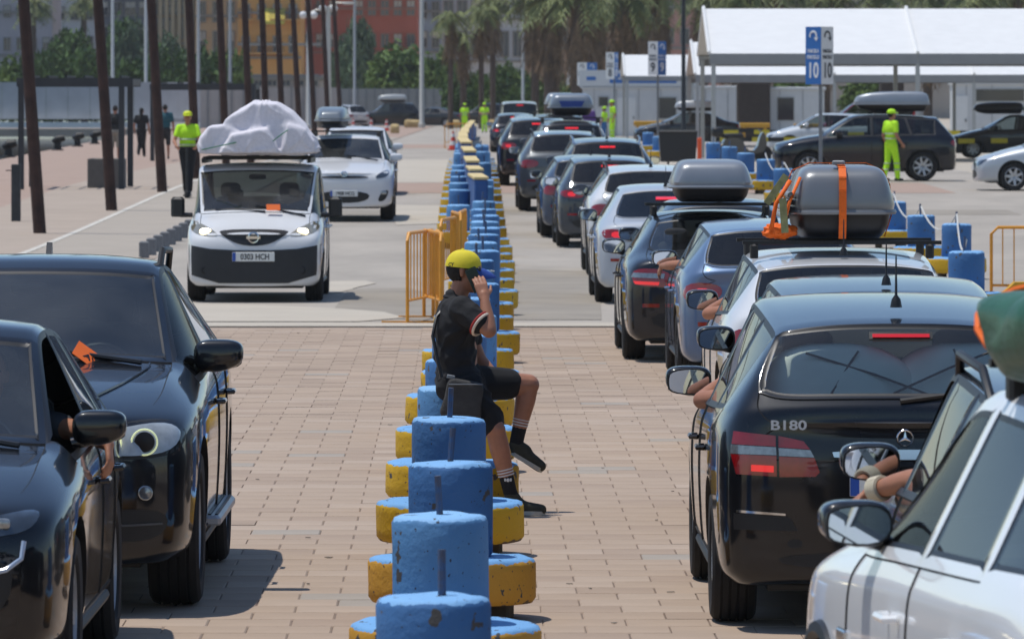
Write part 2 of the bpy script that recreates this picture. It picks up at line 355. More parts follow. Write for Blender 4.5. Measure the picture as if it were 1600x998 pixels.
def cage(p):
    L, W, H, w = p['L'], p['W'], p['H'], p['W']/2; xf, xr = L/2, -L/2; af, ar = xf-p['fo'], xr+p['ro']; r = p['r']
    hz, cz, bz, bzr, tz, wr, zb = p['hz'], p['cz'], p['bz'], p['bzr'], p['tz'], p['wr'], p['zb']
    cx, rx, rrx, bx = p['cx'], p['rx'], p['rrx'], p['bx']; zrr = p['zrr'] or H-.07
    xa = af-r-.10; xC = ar+r*.75; xB = (xa+xC)/2+.05
    mix = lambda a, b, t: a+(b-a)*t
    def S(xl, wl, zbelt, xb, wb, y6, z6, x6, y7, z7, x7, z8, x8, zlo=None):
        zl = zlo if zlo is not None else zb
        return [(xl, 0, zl), (xl, .88*wl, zl), (xl, .975*wl, zl+.07), (xl, wl, mix(zl, zbelt, .58)), (xl, .985*wl, zbelt-.08), (xb, wb, zbelt), (x6, y6, z6), (x7, y7, z7), (x8, 0, z8)]
    st = [
      S(xf-.05, .84*w, hz-.10, xf-.07, .81*w, .72*w, hz-.04, xf-.10, .42*w, hz-.02, xf-.07, hz-.01, xf-.05),
      S(xf-.26, .975*w, hz-.01, xf-.30, .945*w, .80*w, hz+.035, xf-.36, .45*w, hz+.06, xf-.30, hz+.065, xf-.28),
      S(af-.02, w, mix(hz, bz, .6), af-.02, .95*w, .80*w, mix(hz, cz, .62)+.03, mix(xf-.3, cx, .5), .45*w, mix(hz, cz, .62)+.055, mix(xf-.3, cx, .5), mix(hz, cz, .62)+.06, mix(xf-.3, cx, .5)),
      S(xa, w, bz, min(cx-.03, xa+.25), .94*w, .80*w, cz, cx, .45*w, cz+.025, cx+.09, cz+.03, cx+.13),
      S(mix(xa, xB, .5), w, mix(bz, bzr, .2), mix(xa, xB, .5), .95*w, wr, H-.06, rx-.01, wr*.66, H-.035, rx+.04, H-.028, rx+.06),
      S(xB, w, mix(bz, bzr, .45), xB, .95*w, wr+.015, H-.032, min(xB, rx-.3), wr*.6, H, min(xB, rx-.3), H+.006, min(xB, rx-.3)),
      S(xC, w, bzr, max(xC-.12, ar-.25), .945*w, wr, mix(H, zrr, .35)-.045, max(rrx+.32, min(xC+.1, xB-.4)), wr*.6, mix(H, zrr, .3), max(rrx+.32, min(xC+.1, xB-.4)), mix(H, zrr, .3)+.005, max(rrx+.32, min(xC+.1, xB-.4))),
      S(ar-.08, .995*w, mix(bzr, tz, .4), mix(ar-.2, bx, .35), .93*w, wr*.96, zrr-.045, rrx, wr*.58, zrr-.005, rrx-.03, zrr, rrx-.04),
      S(xr+.34, .975*w, tz-.04, mix(bx, xr, .15)+.1, .89*w, p['y8']*w, tz, bx, .45*w, tz+.01, bx-.04, tz+.012, bx-.05),
      S(xr+.15, .965*w, tz-.10, xr+.12, .90*w, .79*w, tz-.035, min(bx-.05, xr+.1), .42*w, tz-.02, min(bx-.08, xr+.07), tz-.02, min(bx-.08, xr+.06)),
      S(xr+.03, .88*w, tz-.17, xr+.045, .84*w, .73*w, tz-.10, xr+.045, .42*w, tz-.085, xr+.03, tz-.085, xr+.02, zb+.03)]
    n, m = len(st), 9; v = []; idx = {}
    for i, s in enumerate(st):
        for j, (x, y, z) in enumerate(s):
            idx[i, j, 1] = len(v); v.append((x, y, z))
            if y > 1e-6: idx[i, j, -1] = len(v); v.append((x, -y, z))
            else: idx[i, j, -1] = idx[i, j, 1]
    f, mi = [], []
    def cid(i, j):
        if i == 3 and j >= 6: return 4
        if i in (3, 4) and j == 5: return 5
        if i == 5 and j == 5: return 6
        if i == 6 and j == 5: return 7 if p['quarter'] == 'glass' else 0
        if i == 7 and j >= 6: return 8
        if i in (1, 2) and j >= 6: return 1
        if i in (3, 4) and 2 <= j <= 4: return 2
        if i == 5 and 2 <= j <= 4: return 3
        if i >= 8 and j >= 6: return 9
        return 0
    for i in range(n-1):
        for j in range(m-1):
            for sd in (1, -1):
                q = [idx[i, j, sd], idx[i+1, j, sd], idx[i+1, j+1, sd], idx[i, j+1, sd]]
                if sd < 0: q.reverse()
                f.append(tuple(dict.fromkeys(q))); mi.append(cid(i, j))
    for i, sg, bulge in ((0, 1, .05), (n-1, -1, .035)):     # front and rear faces with a bowed centre line
        cen = {0: idx[i, 0, 1], 8: idx[i, 8, 1]}
        for j in range(1, 8):
            x, y, z = st[i][j]; cen[j] = len(v); v.append((x+sg*bulge, 0, z))
        for j in range(8):
            for sd in (1, -1):
                q = [idx[i, j, sd], idx[i, j+1, sd], cen[j+1], cen[j]]
                if sd*sg < 0: q.reverse()
                q = tuple(dict.fromkeys(q))
                if len(q) > 2: f.append(q); mi.append(9 if (sg < 0 and j >= 4) else 0)
    cr = {}
    def crease(i0, i1, j, val):
        for i in range(i0, i1):
            for sd in (1, -1): cr[tuple(sorted((idx[i, j, sd], idx[i+1, j, sd])))] = val
    crease(3, 8, 5, .62); crease(4, 7, 6, .45); crease(1, 3, 6, .45); crease(0, 10, 2, .35); crease(0, 10, 1, .5); crease(1, 9, 4, .28)
    def across(i, j0, j1, val):
        for j in range(j0, j1):
            for sd in (1, -1): cr[tuple(sorted((idx[i, j, sd], idx[i, j+1, sd])))] = val
    across(3, 6, 8, .5); across(4, 6, 8, .35); across(7, 6, 8, .55); across(8, 6, 8, .5); across(0, 6, 8, .35); across(10, 2, 8, .25)
    for j in range(6, 7):
        for sd in (1, -1): cr[tuple(sorted((idx[3, j, sd], idx[4, j, sd])))] = .5; cr[tuple(sorted((idx[7, j, sd], idx[8, j, sd])))] = .5
    return v, f, mi, cr
def split_mesh(me, keyf):
    co = np.empty(len(me.vertices)*3); me.vertices.foreach_get('co', co); co = co.reshape(-1, 3); parts = {}
    for pl in me.polygons: parts.setdefault(keyf(pl), []).append(tuple(pl.vertices))
    return co, parts
def sub_mesh(co, faces, name):
    used = sorted({i for q in faces for i in q}); mp = {o: k for k, o in enumerate(used)}
    me = bpy.data.meshes.new(name); me.from_pydata([tuple(co[i]) for i in used], [], [tuple(mp[i] for i in q) for q in faces]); return me
def inset(me, steps):
    """steps: (thickness, depth, material index of the rim) from the outside in"""
    bm = bmesh.new(); bm.from_mesh(me); core = list(bm.faces)
    for th, dp, mi in steps:
        res = bmesh.ops.inset_region(bm, faces=core, thickness=th, depth=dp, use_even_offset=False, use_boundary=True)
        for q in res['faces']: q.material_index = mi
    bm.to_mesh(me); bm.free(); return me
def wheel_meshes(r, w, spokes, groove=True):
    t = w/2; k = r*.66
    pr = [(k, -t*.8), (k+.02, -t*.95), (r*.9, -t), (r*.965, -t*.88)]
    if groove:
        for q in (-.55, -.18, .18, .55): pr += [(r, t*(q-.07)), (r-.009, t*(q-.05)), (r-.009, t*(q+.05)), (r, t*(q+.07))]
    else: pr += [(r, -t*.7), (r, t*.7)]
    pr += [(r*.965, t*.88), (r*.9, t), (k+.02, t*.95), (k, t*.8)]
    tyre = G().lathe(pr, 40, axis='Y', cap=False).mesh('tyre')
    rim = G().lathe([(k, -t*.75), (k, t*.8), (k*.93, t*.86), (k*.9, t*.55), (k*.9, -t*.75)], 32, axis='Y')
    rim.lathe([(.001, t*.3), (.06, t*.6), (.075, t*.35), (.075, t*.1), (.001, 0)], 16, axis='Y')
    for i in range(spokes):
        a = 2*math.pi*i/spokes; u, w_ = Vector((math.sin(a), 0, math.cos(a))), Vector((math.cos(a), 0, -math.sin(a))); e = Vector((0, 1, 0)); v = []
        for rad, hw, y0, y1 in ((.045, .035, t*.2, t*.62), (k*.96, .026+.02*(spokes < 6), t*.35, t*.80)):
            for sx_, yy in ((-1, y0), (1, y0), (1, y1), (-1, y1)): v.append(u*rad+w_*hw*sx_+e*yy)
        rim.add(v, [(0, 1, 2, 3), (7, 6, 5, 4), (0, 4, 5, 1), (1, 5, 6, 2), (2, 6, 7, 3), (3, 7, 4, 0)])
    rim.lathe([(k*.9, -t*.3), (.02, -t*.3)], 24, axis='Y')
    return tyre, rim.mesh('rim')
WCACHE = {}
class Car: pass
CARS = []
def car(name, label, cat, p, loc, head, col, group=None, lv=2, rear=None, front=None, spokes=7, handles=True, mirror=True, seats=M_SEAT, glass_r=None, rails=False, plate_f=None, plate_r=None, brake=False, antenna=True, bars=False, custom=None, open_w=(), mirror_scale=1.0, mcol=None, trim=None, wrim=None):
    """loc: ground point under the middle of the car; head: degrees, 90 faces away from the camera"""
    root = empty(name, loc, R(head), label, cat, group)
    c = Car(); c.__dict__.update(locals()); CARS.append(c)
    v, f, mi, cr = cage(p)
    me = bpy.data.meshes.new('cage'); me.from_pydata(v, [], f); me.polygons.foreach_set('material_index', mi)
    at_ = me.attributes.new('crease_edge', 'FLOAT', 'EDGE'); at_.data.foreach_set('value', [cr.get(tuple(sorted(e.vertices)), 0.0) for e in me.edges])
    for k in range(11): me.materials.append(None)
    o = bpy.data.objects.new('cage', me); COL.objects.link(o)
    md = o.modifiers.new('s', 'SUBSURF'); md.levels = lv; md.render_levels = lv; md.subdivision_type = 'CATMULL_CLARK'
    q = G(); af, ar = p['L']/2-p['fo'], -p['L']/2+p['ro']
    for x in (af, ar):
        for s in (1, -1):
            q.lathe([(p['r']+.055, -.19), (p['r']+.055, .19)], 32, c=(x, s*(p['W']/2-.06), p['r']+.01), axis='Y')
    cm = q.mesh('cut')
    for k in range(11): cm.materials.append(None)
    cm.polygons.foreach_set('material_index', [10]*len(cm.polygons))
    co = bpy.data.objects.new('cut', cm); COL.objects.link(co)
    b = o.modifiers.new('b', 'BOOLEAN'); b.operation = 'DIFFERENCE'; b.object = co; b.solver = 'EXACT'; b.material_mode = 'INDEX'
    PEND.append((o, [co], lambda me, c=c: finish_car(c, me)))
    return root
def finish_car(c, me):
    p, root = c.p, c.root; L, W, H = p['L'], p['W'], p['H']; pt = paint(c.col); af, ar = L/2-p['fo'], -L/2+p['ro']; r = p['r']
    co = np.empty(len(me.vertices)*3); me.vertices.foreach_get('co', co); co = co.reshape(-1, 3)
    sx = L/(co[:, 0].max()-co[:, 0].min()); x0 = (co[:, 0].max()+co[:, 0].min())/2
    sy = W/2/co[:, 1].max()
    # keep the wheel openings round: only the ends and the roof are stretched to the real size
    zt = co[:, 2].max(); hi = co[:, 2] > .95
    co[hi, 2] = .95 + (co[hi, 2]-.95)*(H-.95)/(zt-.95)
    co[:, 1] *= sy
    xm, xn = co[:, 0].max(), co[:, 0].min(); ff = co[:, 0] > af+r+.06; rr = co[:, 0] < ar-r-.06
    co[ff, 0] = af+r+.06 + (co[ff, 0]-af-r-.06)*(L/2-af-r-.06)/(xm-af-r-.06)
    co[rr, 0] = ar-r-.06 + (co[rr, 0]-ar+r+.06)*(-L/2-ar+r+.06)/(xn-ar+r+.06)
    me.vertices.foreach_set('co', co.ravel()); me.update()
    polys = [tuple(q.vertices) for q in me.polygons]
    bvh = BVHTree.FromPolygons([tuple(q) for q in co], polys); c.bvh = bvh
    def key(pl):
        k = pl.material_index
        return (k, ((1 if pl.center[1] > 0 else -1) if k in (2, 3, 5, 6, 7) else 0) if k != 10 else (1 if pl.center[1] > 0 else 2) + (2 if pl.center[0] > 0 else 0))
    co, parts = split_mesh(me, key); bpy.data.meshes.remove(me)
    inv = {v: k for k, v in IDS.items()}
    for (k, s), faces in sorted(parts.items()):
        nm = inv[k]; m = sub_mesh(co, faces, nm)
        if k == 0: mesh_obj('body', m, pt, root, True, 40)
        elif k == 10: mesh_obj('wheel_arch', m, M_BLACK, root, True, 40)
        elif k in (1, 2, 3, 9):
            inset(m, [(.006, -.006, 1)]); mesh_obj(nm, m, [pt, M_GAP], root, True, 40)
        elif k == 4:
            inset(m, [(.045, 0, 2), (.012, -.004, 1), (.02, 0, 1)]); mesh_obj(nm, m, [M_GLASS, M_BLACK, pt], root, True, 40)
        elif k == 8:
            inset(m, [(.012, 0, 2), (.005, -.004, 1), (.016, 0, 1)]); mesh_obj(nm, m, [c.glass_r or M_TINT, M_BLACK, pt], root, True, 40)
        else:
            opened = (nm, s) in c.open_w
            inset(m, [(c.wrim or .012, 0, 2), (.02, -.005, 1)])
            if opened:                              # window wound down: only the frame stays
                bm = bmesh.new(); bm.from_mesh(m); bmesh.ops.delete(bm, geom=[q for q in bm.faces if q.material_index == 0], context='FACES'); bm.to_mesh(m); bm.free()
            mesh_obj(nm, m, [M_TINT if k == 7 or (k == 6) else M_SIDE, M_BLACK, pt if c.wrim else M_BLACK], root, True, 40)
    # wheels
    wk = (round(r, 3), c.spokes)
    if wk not in WCACHE: WCACHE[wk] = wheel_meshes(r, .215 if r < .34 else .255, c.spokes)
    ty, rm = WCACHE[wk]; wo = .215/2 if r < .34 else .255/2
    for x in (af, ar):
        for s in (1, -1):
            o = mesh_obj('wheel', ty if ty.users == 0 else ty, M_RUB, root, True, 30) if not ty.materials else link(bpy.data.objects.new('wheel', ty), root)
            o.location = (x, s*(W/2-wo-.015), r); o.rotation_euler = (0, random.uniform(0, 1), math.pi if s < 0 else 0)
            q = mesh_obj('rim', rm, M_RIM, o, True, 30) if not rm.materials else link(bpy.data.objects.new('rim', rm), o)
    # underbody and cabin
    G().box((0, 0, p['zb']+.02), (L*.86, W*.7, .10)).build('underbody', M_BLACK, root)
    cz = p['bz']
    G().box((p['cx']-.25, 0, cz-.10), (.5, W*.78, .16)).sell((p['cx']-.32, .36, cz-.02), (.3, .42, .14), .6, .6, 12, 8).build('dashboard', M_BLACK, root, True)
    sxx = (p['cx']-1.15)
    for s in (1, -1):
        q = G(); q.sell((sxx, s*.37, cz-.38), (.52, .5, .2), .5, .5, 14, 8); q.sell((sxx-.28, s*.37, cz-.08), (.16, .48, .68), .5, .5, 14, 8)
        o = q.build('front_seat', c.seats, root, True); G().sell((sxx-.33, s*.37, cz+.33), (.11, .26, .2), .6, .6, 12, 8).build('headrest', c.seats, o, True)
    q = G(); q.sell((sxx-.85, 0, cz-.36), (.5, W*.68, .2), .5, .4, 14, 8); q.sell((sxx-1.13, 0, cz-.06), (.16, W*.68, .62), .5, .4, 14, 8)
    o = q.build('rear_seat', c.seats, root, True)
    for s in (1, -1): G().sell((sxx-1.16, s*.36, cz+.26), (.1, .24, .16), .6, .6, 12, 8).build('headrest', c.seats, o, True)
    ring = [(p['cx']-.55+.10*math.sin(a)*.45, .37+.185*math.cos(a), cz-.02+.185*math.sin(a)) for a in np.linspace(0, 2*math.pi, 25)]
    G().tube(ring, .016, 6).build('steering_wheel', M_BLACK, root, True)
    G().sell((p['rx']+.14, 0, H-.17), (.05, .22, .07), .6, .6, 12, 8).build('rear_view_mirror', M_BLACK, root, True)
    # side mirrors
    if c.mirror:
        ms = c.mirror_scale; mx, mz = p['cx']-.32, p['bz']+.12
        for s in (1, -1):
            yy = s*(W/2+.02)
            def shp(q, s=s): return (q[0], q[1], q[2]*(1-.16*max(0, q[1]*s)/.11)+.012*(q[1]*s > 0)*q[1]*s/.11)
            q = G().sell((mx, yy, mz), (.15*ms, .235*ms, .155*ms), .62, .42, 28, 16, fn=shp); q.tube([(mx+.02, s*(W/2-.10), mz-.07), (mx+.01, s*(W/2+.0), mz-.045)], .028, 8)
            o = q.build('side_mirror', paint(c.mcol) if c.mcol else pt, root, True, 50)
            poly = chaikin([(-.112*ms, -.07*ms), (.10*ms, -.066*ms), (.113*ms, .0), (.098*ms, .062*ms), (-.112*ms, .07*ms)], 2)
            G().prism([(yy+s*a, mz+b) for a, b in poly], mx-.084*ms, mx-.05*ms, 'X').build('mirror_surround', M_BLACK, o)
            poly = [(yy+s*a*.92, mz+b*.9) for a, b in poly]
            G().prism(poly, mx-.087*ms, mx-.078*ms, 'X').build('mirror_glass', M_MIRR, o)
    if c.handles:
        xa = af-r-.10; xC = ar+r*.75; xB = (xa+xC)/2+.05
        for x in (xB+.12, xC+.18):
            for s in (1, -1):
                hit = bvh.ray_cast(Vector((x, s*3, p['bz']-.13)), Vector((0, -s, 0)))[0]
                if hit: G().tube([(x-.09, hit.y, hit.z), (x-.075, hit.y+s*.035, hit.z), (x+.075, hit.y+s*.035, hit.z), (x+.09, hit.y, hit.z)], .014, 6).build('door_handle', c.pt2 if hasattr(c, 'pt2') else pt, root, True)
    if c.antenna: G().lathe([(.03, H-.03), (.022, H+.01), (.007, H+.03), (.004, H+.2), (.003, H+.22)], 10, c=(p['rrx']+.25, 0, 0)).build('antenna', M_BLACK, root, True)
    if c.rails:
        for s in (1, -1):
            pts = [(p['rx']-.25, s*(p['wr']+.0), H-.10), (p['rx']-.38, s*(p['wr']+.01), H+.02), (p['rrx']+.55, s*(p['wr']+.0), H), (p['rrx']+.38, s*(p['wr']-.02), H-.12)]
            G().tube(pts, .018, 8).build('roof_rail', M_BLACK if c.rails == 1 else M_CHR, root, True)
    if c.bars:
        for x in (p['rx']-.45, p['rrx']+.45):
            o = G().box((x, 0, H+.055), (.045, p['wr']*2+.14, .026)).build('roof_bar', M_BLACK, root)
            for s in (1, -1): G().bbox((x, s*(p['wr']-.01), H-.005), (.08, .055, .1), .012).build('bar_foot', M_BLACK, o)
    for s in (1, -1):
        G().tube([(af-r-.09, s*(W/2-.055), p['zb']+.03), (ar+r+.09, s*(W/2-.055), p['zb']+.03)], .03, 8).build('sill_trim', M_BLACK, root, True)
    fit_rear(c) if c.rear is not False else None
    fit_front(c) if c.front is not False else None
    if c.custom: c.custom(c)
def patch(c, name, poly, end, m, off=.008, mirror=False, step=.045, parent=None, skirt=.03, smooth=2):
    """a lens, grille or trim panel laid on the front (+1) or rear (-1) skin; poly in (y, z)"""
    out = []
    for s in ((1, -1) if mirror else (1,)):
        bm = bmesh.new(); pl = chaikin(poly, smooth) if smooth else poly
        bm.faces.new([bm.verts.new((0, s*a, b)) for a, b in pl])
        ys = [q.co.y for q in bm.verts]; zs = [q.co.z for q in bm.verts]
        for ax, lo, hi in ((1, min(ys), max(ys)), (2, min(zs), max(zs))):
            t = lo+step
            while t < hi-.005:
                no = Vector((0, 1, 0)) if ax == 1 else Vector((0, 0, 1))
                bmesh.ops.bisect_plane(bm, geom=bm.verts[:]+bm.edges[:]+bm.faces[:], plane_co=no*t, plane_no=no); t += step
        for q in bm.verts:
            y = q.co.y; hit = None
            for k in range(14):
                hit = c.bvh.ray_cast(Vector((end*6, y, q.co.z)), Vector((-end, 0, 0)))[0]
                if hit and abs(hit.x) > c.p['L']*.2: break
                y *= .985
            q.co.x = (hit.x if hit else end*c.p['L']/2) + end*off; q.co.y = y
        ed = [e for e in bm.edges if e.is_boundary]
        ex = bmesh.ops.extrude_edge_only(bm, edges=ed)
        for q in ex['geom']:
            if isinstance(q, bmesh.types.BMVert): q.co.x -= end*(skirt+off)
        bmesh.ops.recalc_face_normals(bm, faces=bm.faces)
        me = bpy.data.meshes.new(name); bm.to_mesh(me); bm.free()
        out.append(mesh_obj(name, me, m, parent or c.root, True, 40))
    return out
def hitx(c, y, z, end):
    h = c.bvh.ray_cast(Vector((end*6, y, z)), Vector((-end, 0, 0)))[0]; return h.x if h else end*c.p['L']/2
def plate(c, z, end, txt, y0=0):
    x = max(hitx(c, y0+d, z+e, end)*end for d in (-.2, 0, .2) for e in (-.04, .04))*end + end*.012
    o = G().bbox((x, y0, z), (.012, .52, .112), .004).build('number_plate', M_PLATE, c.root)
    rz = R(90) if end > 0 else R(-90)
    G().box((x+end*.0065, y0+end*-.237, z), (.002, .042, .108)).build('blue_band', M_PBLUE, o)
    if txt: text('plate_text', txt, .098, M_BLACK, o, (x+end*.008, y0+end*.02, z-.003), (R(90), 0, rz), .001, sx=.82)
def fit_rear(c):
    p, r = c.p, (c.rear or {}); w = p['W']/2; tz = p['tz']
    tl = r.get('tail', [(w*.93, tz-.11), (w*.55, tz-.13), (w*.58, tz-.27), (w*.95, tz-.30)])
    patch(c, 'tail_light', tl, -1, M_RED, .008, True)
    if c.brake:
        cy = sum(q[0] for q in tl)/len(tl); cz_ = sum(q[1] for q in tl)/len(tl)
        patch(c, 'brake_lamp', [(cy+.07, cz_+.035), (cy-.06, cz_+.035), (cy-.06, cz_-.035), (cy+.07, cz_-.035)], -1, M_REDLIT, .012, True, smooth=1)
        patch(c, 'high_brake_lamp', [(.14, p['H']-.15), (-.14, p['H']-.15), (-.14, p['H']-.185), (.14, p['H']-.185)], -1, M_REDLIT, .012, smooth=0)
    if r.get('plate', True): plate(c, r.get('pz', tz-.27), -1, c.plate_r)
    patch(c, 'bumper_insert', r.get('lower', [(w*.74, p['zb']+.30), (-w*.74, p['zb']+.30), (-w*.66, p['zb']+.09), (w*.66, p['zb']+.09)]), -1, M_BLACK, .006)
    if r.get('reflector', True): patch(c, 'reflector', [(w*.8, p['zb']+.36), (w*.62, p['zb']+.36), (w*.62, p['zb']+.325), (w*.8, p['zb']+.325)], -1, M_RED, .01, True, smooth=0)
    if r.get('wiper', True):
        z0 = p['tz']+.03; x0 = hitx(c, 0, z0, -1); x1 = hitx(c, -.4, z0+.05, -1)
        G().tube([(x0-.02, .02, z0-.02), (x1-.03, -.42, z0+.035)], [.014, .008], 6).build('rear_wiper', M_BLACK, c.root, True)
def fit_front(c):
    p, r = c.p, (c.front or {}); w = p['W']/2; hz = p['hz']
    hl = r.get('head', [(w*.93, hz-.0), (w*.55, hz-.09), (w*.56, hz-.19), (w*.84, hz-.17)])
    patch(c, 'headlight', hl, 1, r.get('hmat', M_LAMP), r.get('hoff', .008), True)
    patch(c, 'grille', r.get('grille', [(w*.5, hz-.10), (-w*.5, hz-.10), (-w*.42, hz-.22), (w*.42, hz-.22)]), 1, M_BLACK, .008)
    patch(c, 'lower_intake', r.get('intake', [(w*.62, p['zb']+.26), (-w*.62, p['zb']+.26), (-w*.56, p['zb']+.08), (w*.56, p['zb']+.08)]), 1, M_BLACK, .006)
    if r.get('plate', True): plate(c, r.get('pz', p['zb']+.32), 1, c.plate_f)
    if r.get('wipers', True):
        for s, y0 in ((1, .12), (1, .62)):
            a = Vector((p['cx']+.10, y0, p['cz']+.02)); b = Vector((p['cx']-.0, y0-.62, p['cz']+.05))
            ha = c.bvh.ray_cast(a+Vector((0, 0, 1)), Vector((0, 0, -1)))[0]; hb = c.bvh.ray_cast(b+Vector((0, 0, 1)), Vector((0, 0, -1)))[0]
            if ha and hb: G().tube([ha+Vector((0, 0, .01)), hb+Vector((0, 0, .015))], [.014, .008], 6).build('wiper', M_BLACK, c.root, True)
def roof_box(label, loc, rz, d, col, group=None, name='roof_box', badge=None, dark_low=True, taper=.35):
    """d: length, width, height; blunt at the rear (-x), tapering to the front"""
    root = empty(name, loc, rz, label, 'roof box', group); l, w, h = d; zs = h*.40
    def sh(q):
        t = max(0, q[0]/(l/2)); zz = q[2]/(h*.59); k = 1-.20*max(0, zz)-.26*max(0, -zz-.25); return (q[0]*(1-.07*max(0, zz)-.10*max(0, -zz-.25)), q[1]*(1-.30*t*t)*k, q[2]*(1-taper*t*t))
    full = G().sell((0, 0, 0), (l, w, h*1.18), .30, .22, 56, 26, fn=sh); m = full.mesh('shell')
    for nm, keep, mt in (('lid', 1, mat('roof box '+col, col, .35, .3, var=.06, scale=3, coat=.4)), ('tray', -1, M_BLACK if dark_low else mat('roof box '+col, col))):
        bm = bmesh.new(); bm.from_mesh(m)
        bmesh.ops.bisect_plane(bm, geom=bm.verts[:]+bm.edges[:]+bm.faces[:], plane_co=(0, 0, zs-h*.52), plane_no=(0, 0, 1), clear_inner=keep > 0, clear_outer=keep < 0)
        me = bpy.data.meshes.new(nm); bm.to_mesh(me); bm.free()
        s = 1.0 if keep > 0 else .955
        for q in me.vertices:
            q.co.z += h*.52; q.co.x *= s; q.co.y *= s
            if keep < 0: q.co.z = max(0.0, q.co.z)
        mesh_obj(nm, me, mt, root, True, 40)
    rim = []
    for k in range(49):
        a = 2*math.pi*k/48; x = l/2*math.copysign(abs(math.cos(a))**.30, math.cos(a)); y = w/2*math.copysign(abs(math.sin(a))**.30, math.sin(a)); t = max(0, x/(l/2))
        rim.append((x*1.005, y*(1-.30*t*t)*1.005, zs))
    G().tube(rim, .018, 6).build('rim', mat('roof box rim '+col, col, .4, .3, var=.05), root, True)
    if badge: G().prism(badge[0], -l/2-.012, -l/2+.03, 'X').build('badge', badge[1], root)
    bpy.data.meshes.remove(m)
    return root
def cap_geo(q, p0, r0, p1, r1, n=12):
    p0, p1 = Vector(p0), Vector(p1); ax = p1-p0; L_ = ax.length
    if L_ < 1e-5: ax = Vector((0, 0, 1)); L_ = 1e-5
    rot = ax.to_track_quat('Z', 'Y').to_matrix(); prof = [(max(r0*math.cos(a), 1e-4), r0*math.sin(a)) for a in np.linspace(-math.pi/2, 0, 5)] + [(max(r1*math.cos(a), 1e-4), L_+r1*math.sin(a)) for a in np.linspace(0, math.pi/2, 5)]
    v = [p0 + rot @ Vector((r*math.cos(2*math.pi*k/n), r*math.sin(2*math.pi*k/n), z)) for r, z in prof for k in range(n)]; m = len(prof)
    f = [(i*n+k, i*n+(k+1) % n, i*n+n+(k+1) % n, i*n+n+k) for i in range(m-1) for k in range(n)] + [tuple(range(n-1, -1, -1)), tuple(range((m-1)*n, m*n))]
    q.add(v, f)
def blob(name, caps, vox, m, parent, sm=6, fn=None):
    """a body or garment: overlapping tapered limbs fused into one continuous skin"""
    q = G()
    for c in caps:
        if c[0] == 'h':
            bm = bmesh.new()
            for p_ in c[1]: bm.verts.new(p_)
            bmesh.ops.convex_hull(bm, input=bm.verts); bm.verts.ensure_lookup_table(); bm.verts.index_update(); q.add([v.co.copy() for v in bm.verts], [tuple(v.index for v in f.verts) for f in bm.faces]); bm.free()
        elif c[0] == 'e':
            _, ct, d_ = c[:3]; q.sell(ct, d_, 1, 1, 20, 14, rot=c[3] if len(c) > 3 else None)
        else: cap_geo(q, *c)
    me = bpy.data.meshes.new(name); me.from_pydata(q.v, [], q.f)
    o = bpy.data.objects.new('tmp', me); COL.objects.link(o)
    r_ = o.modifiers.new('r', 'REMESH'); r_.mode = 'VOXEL'; r_.voxel_size = vox; r_.use_smooth_shade = True
    s_ = o.modifiers.new('s', 'SMOOTH'); s_.iterations = sm; s_.factor = .5
    def cb(me2):
        if fn:
            for v in me2.vertices: v.co = fn(v.co)
        mesh_obj(name, me2, m, parent, True)
    PEND.append((o, [], cb))
# ------------------------------------------------------------------ the cars in the picture
QR, QL = 'cars queueing on the right facing away', 'vehicles arriving on the left facing the camera'
def P(base, **k): return dict(base, **k)
def away(Y, X, L, head=90.35): return (X - (Y+L/2-Y)*math.sin(R(head-90)), Y+L/2, g(Y+L/2)), head
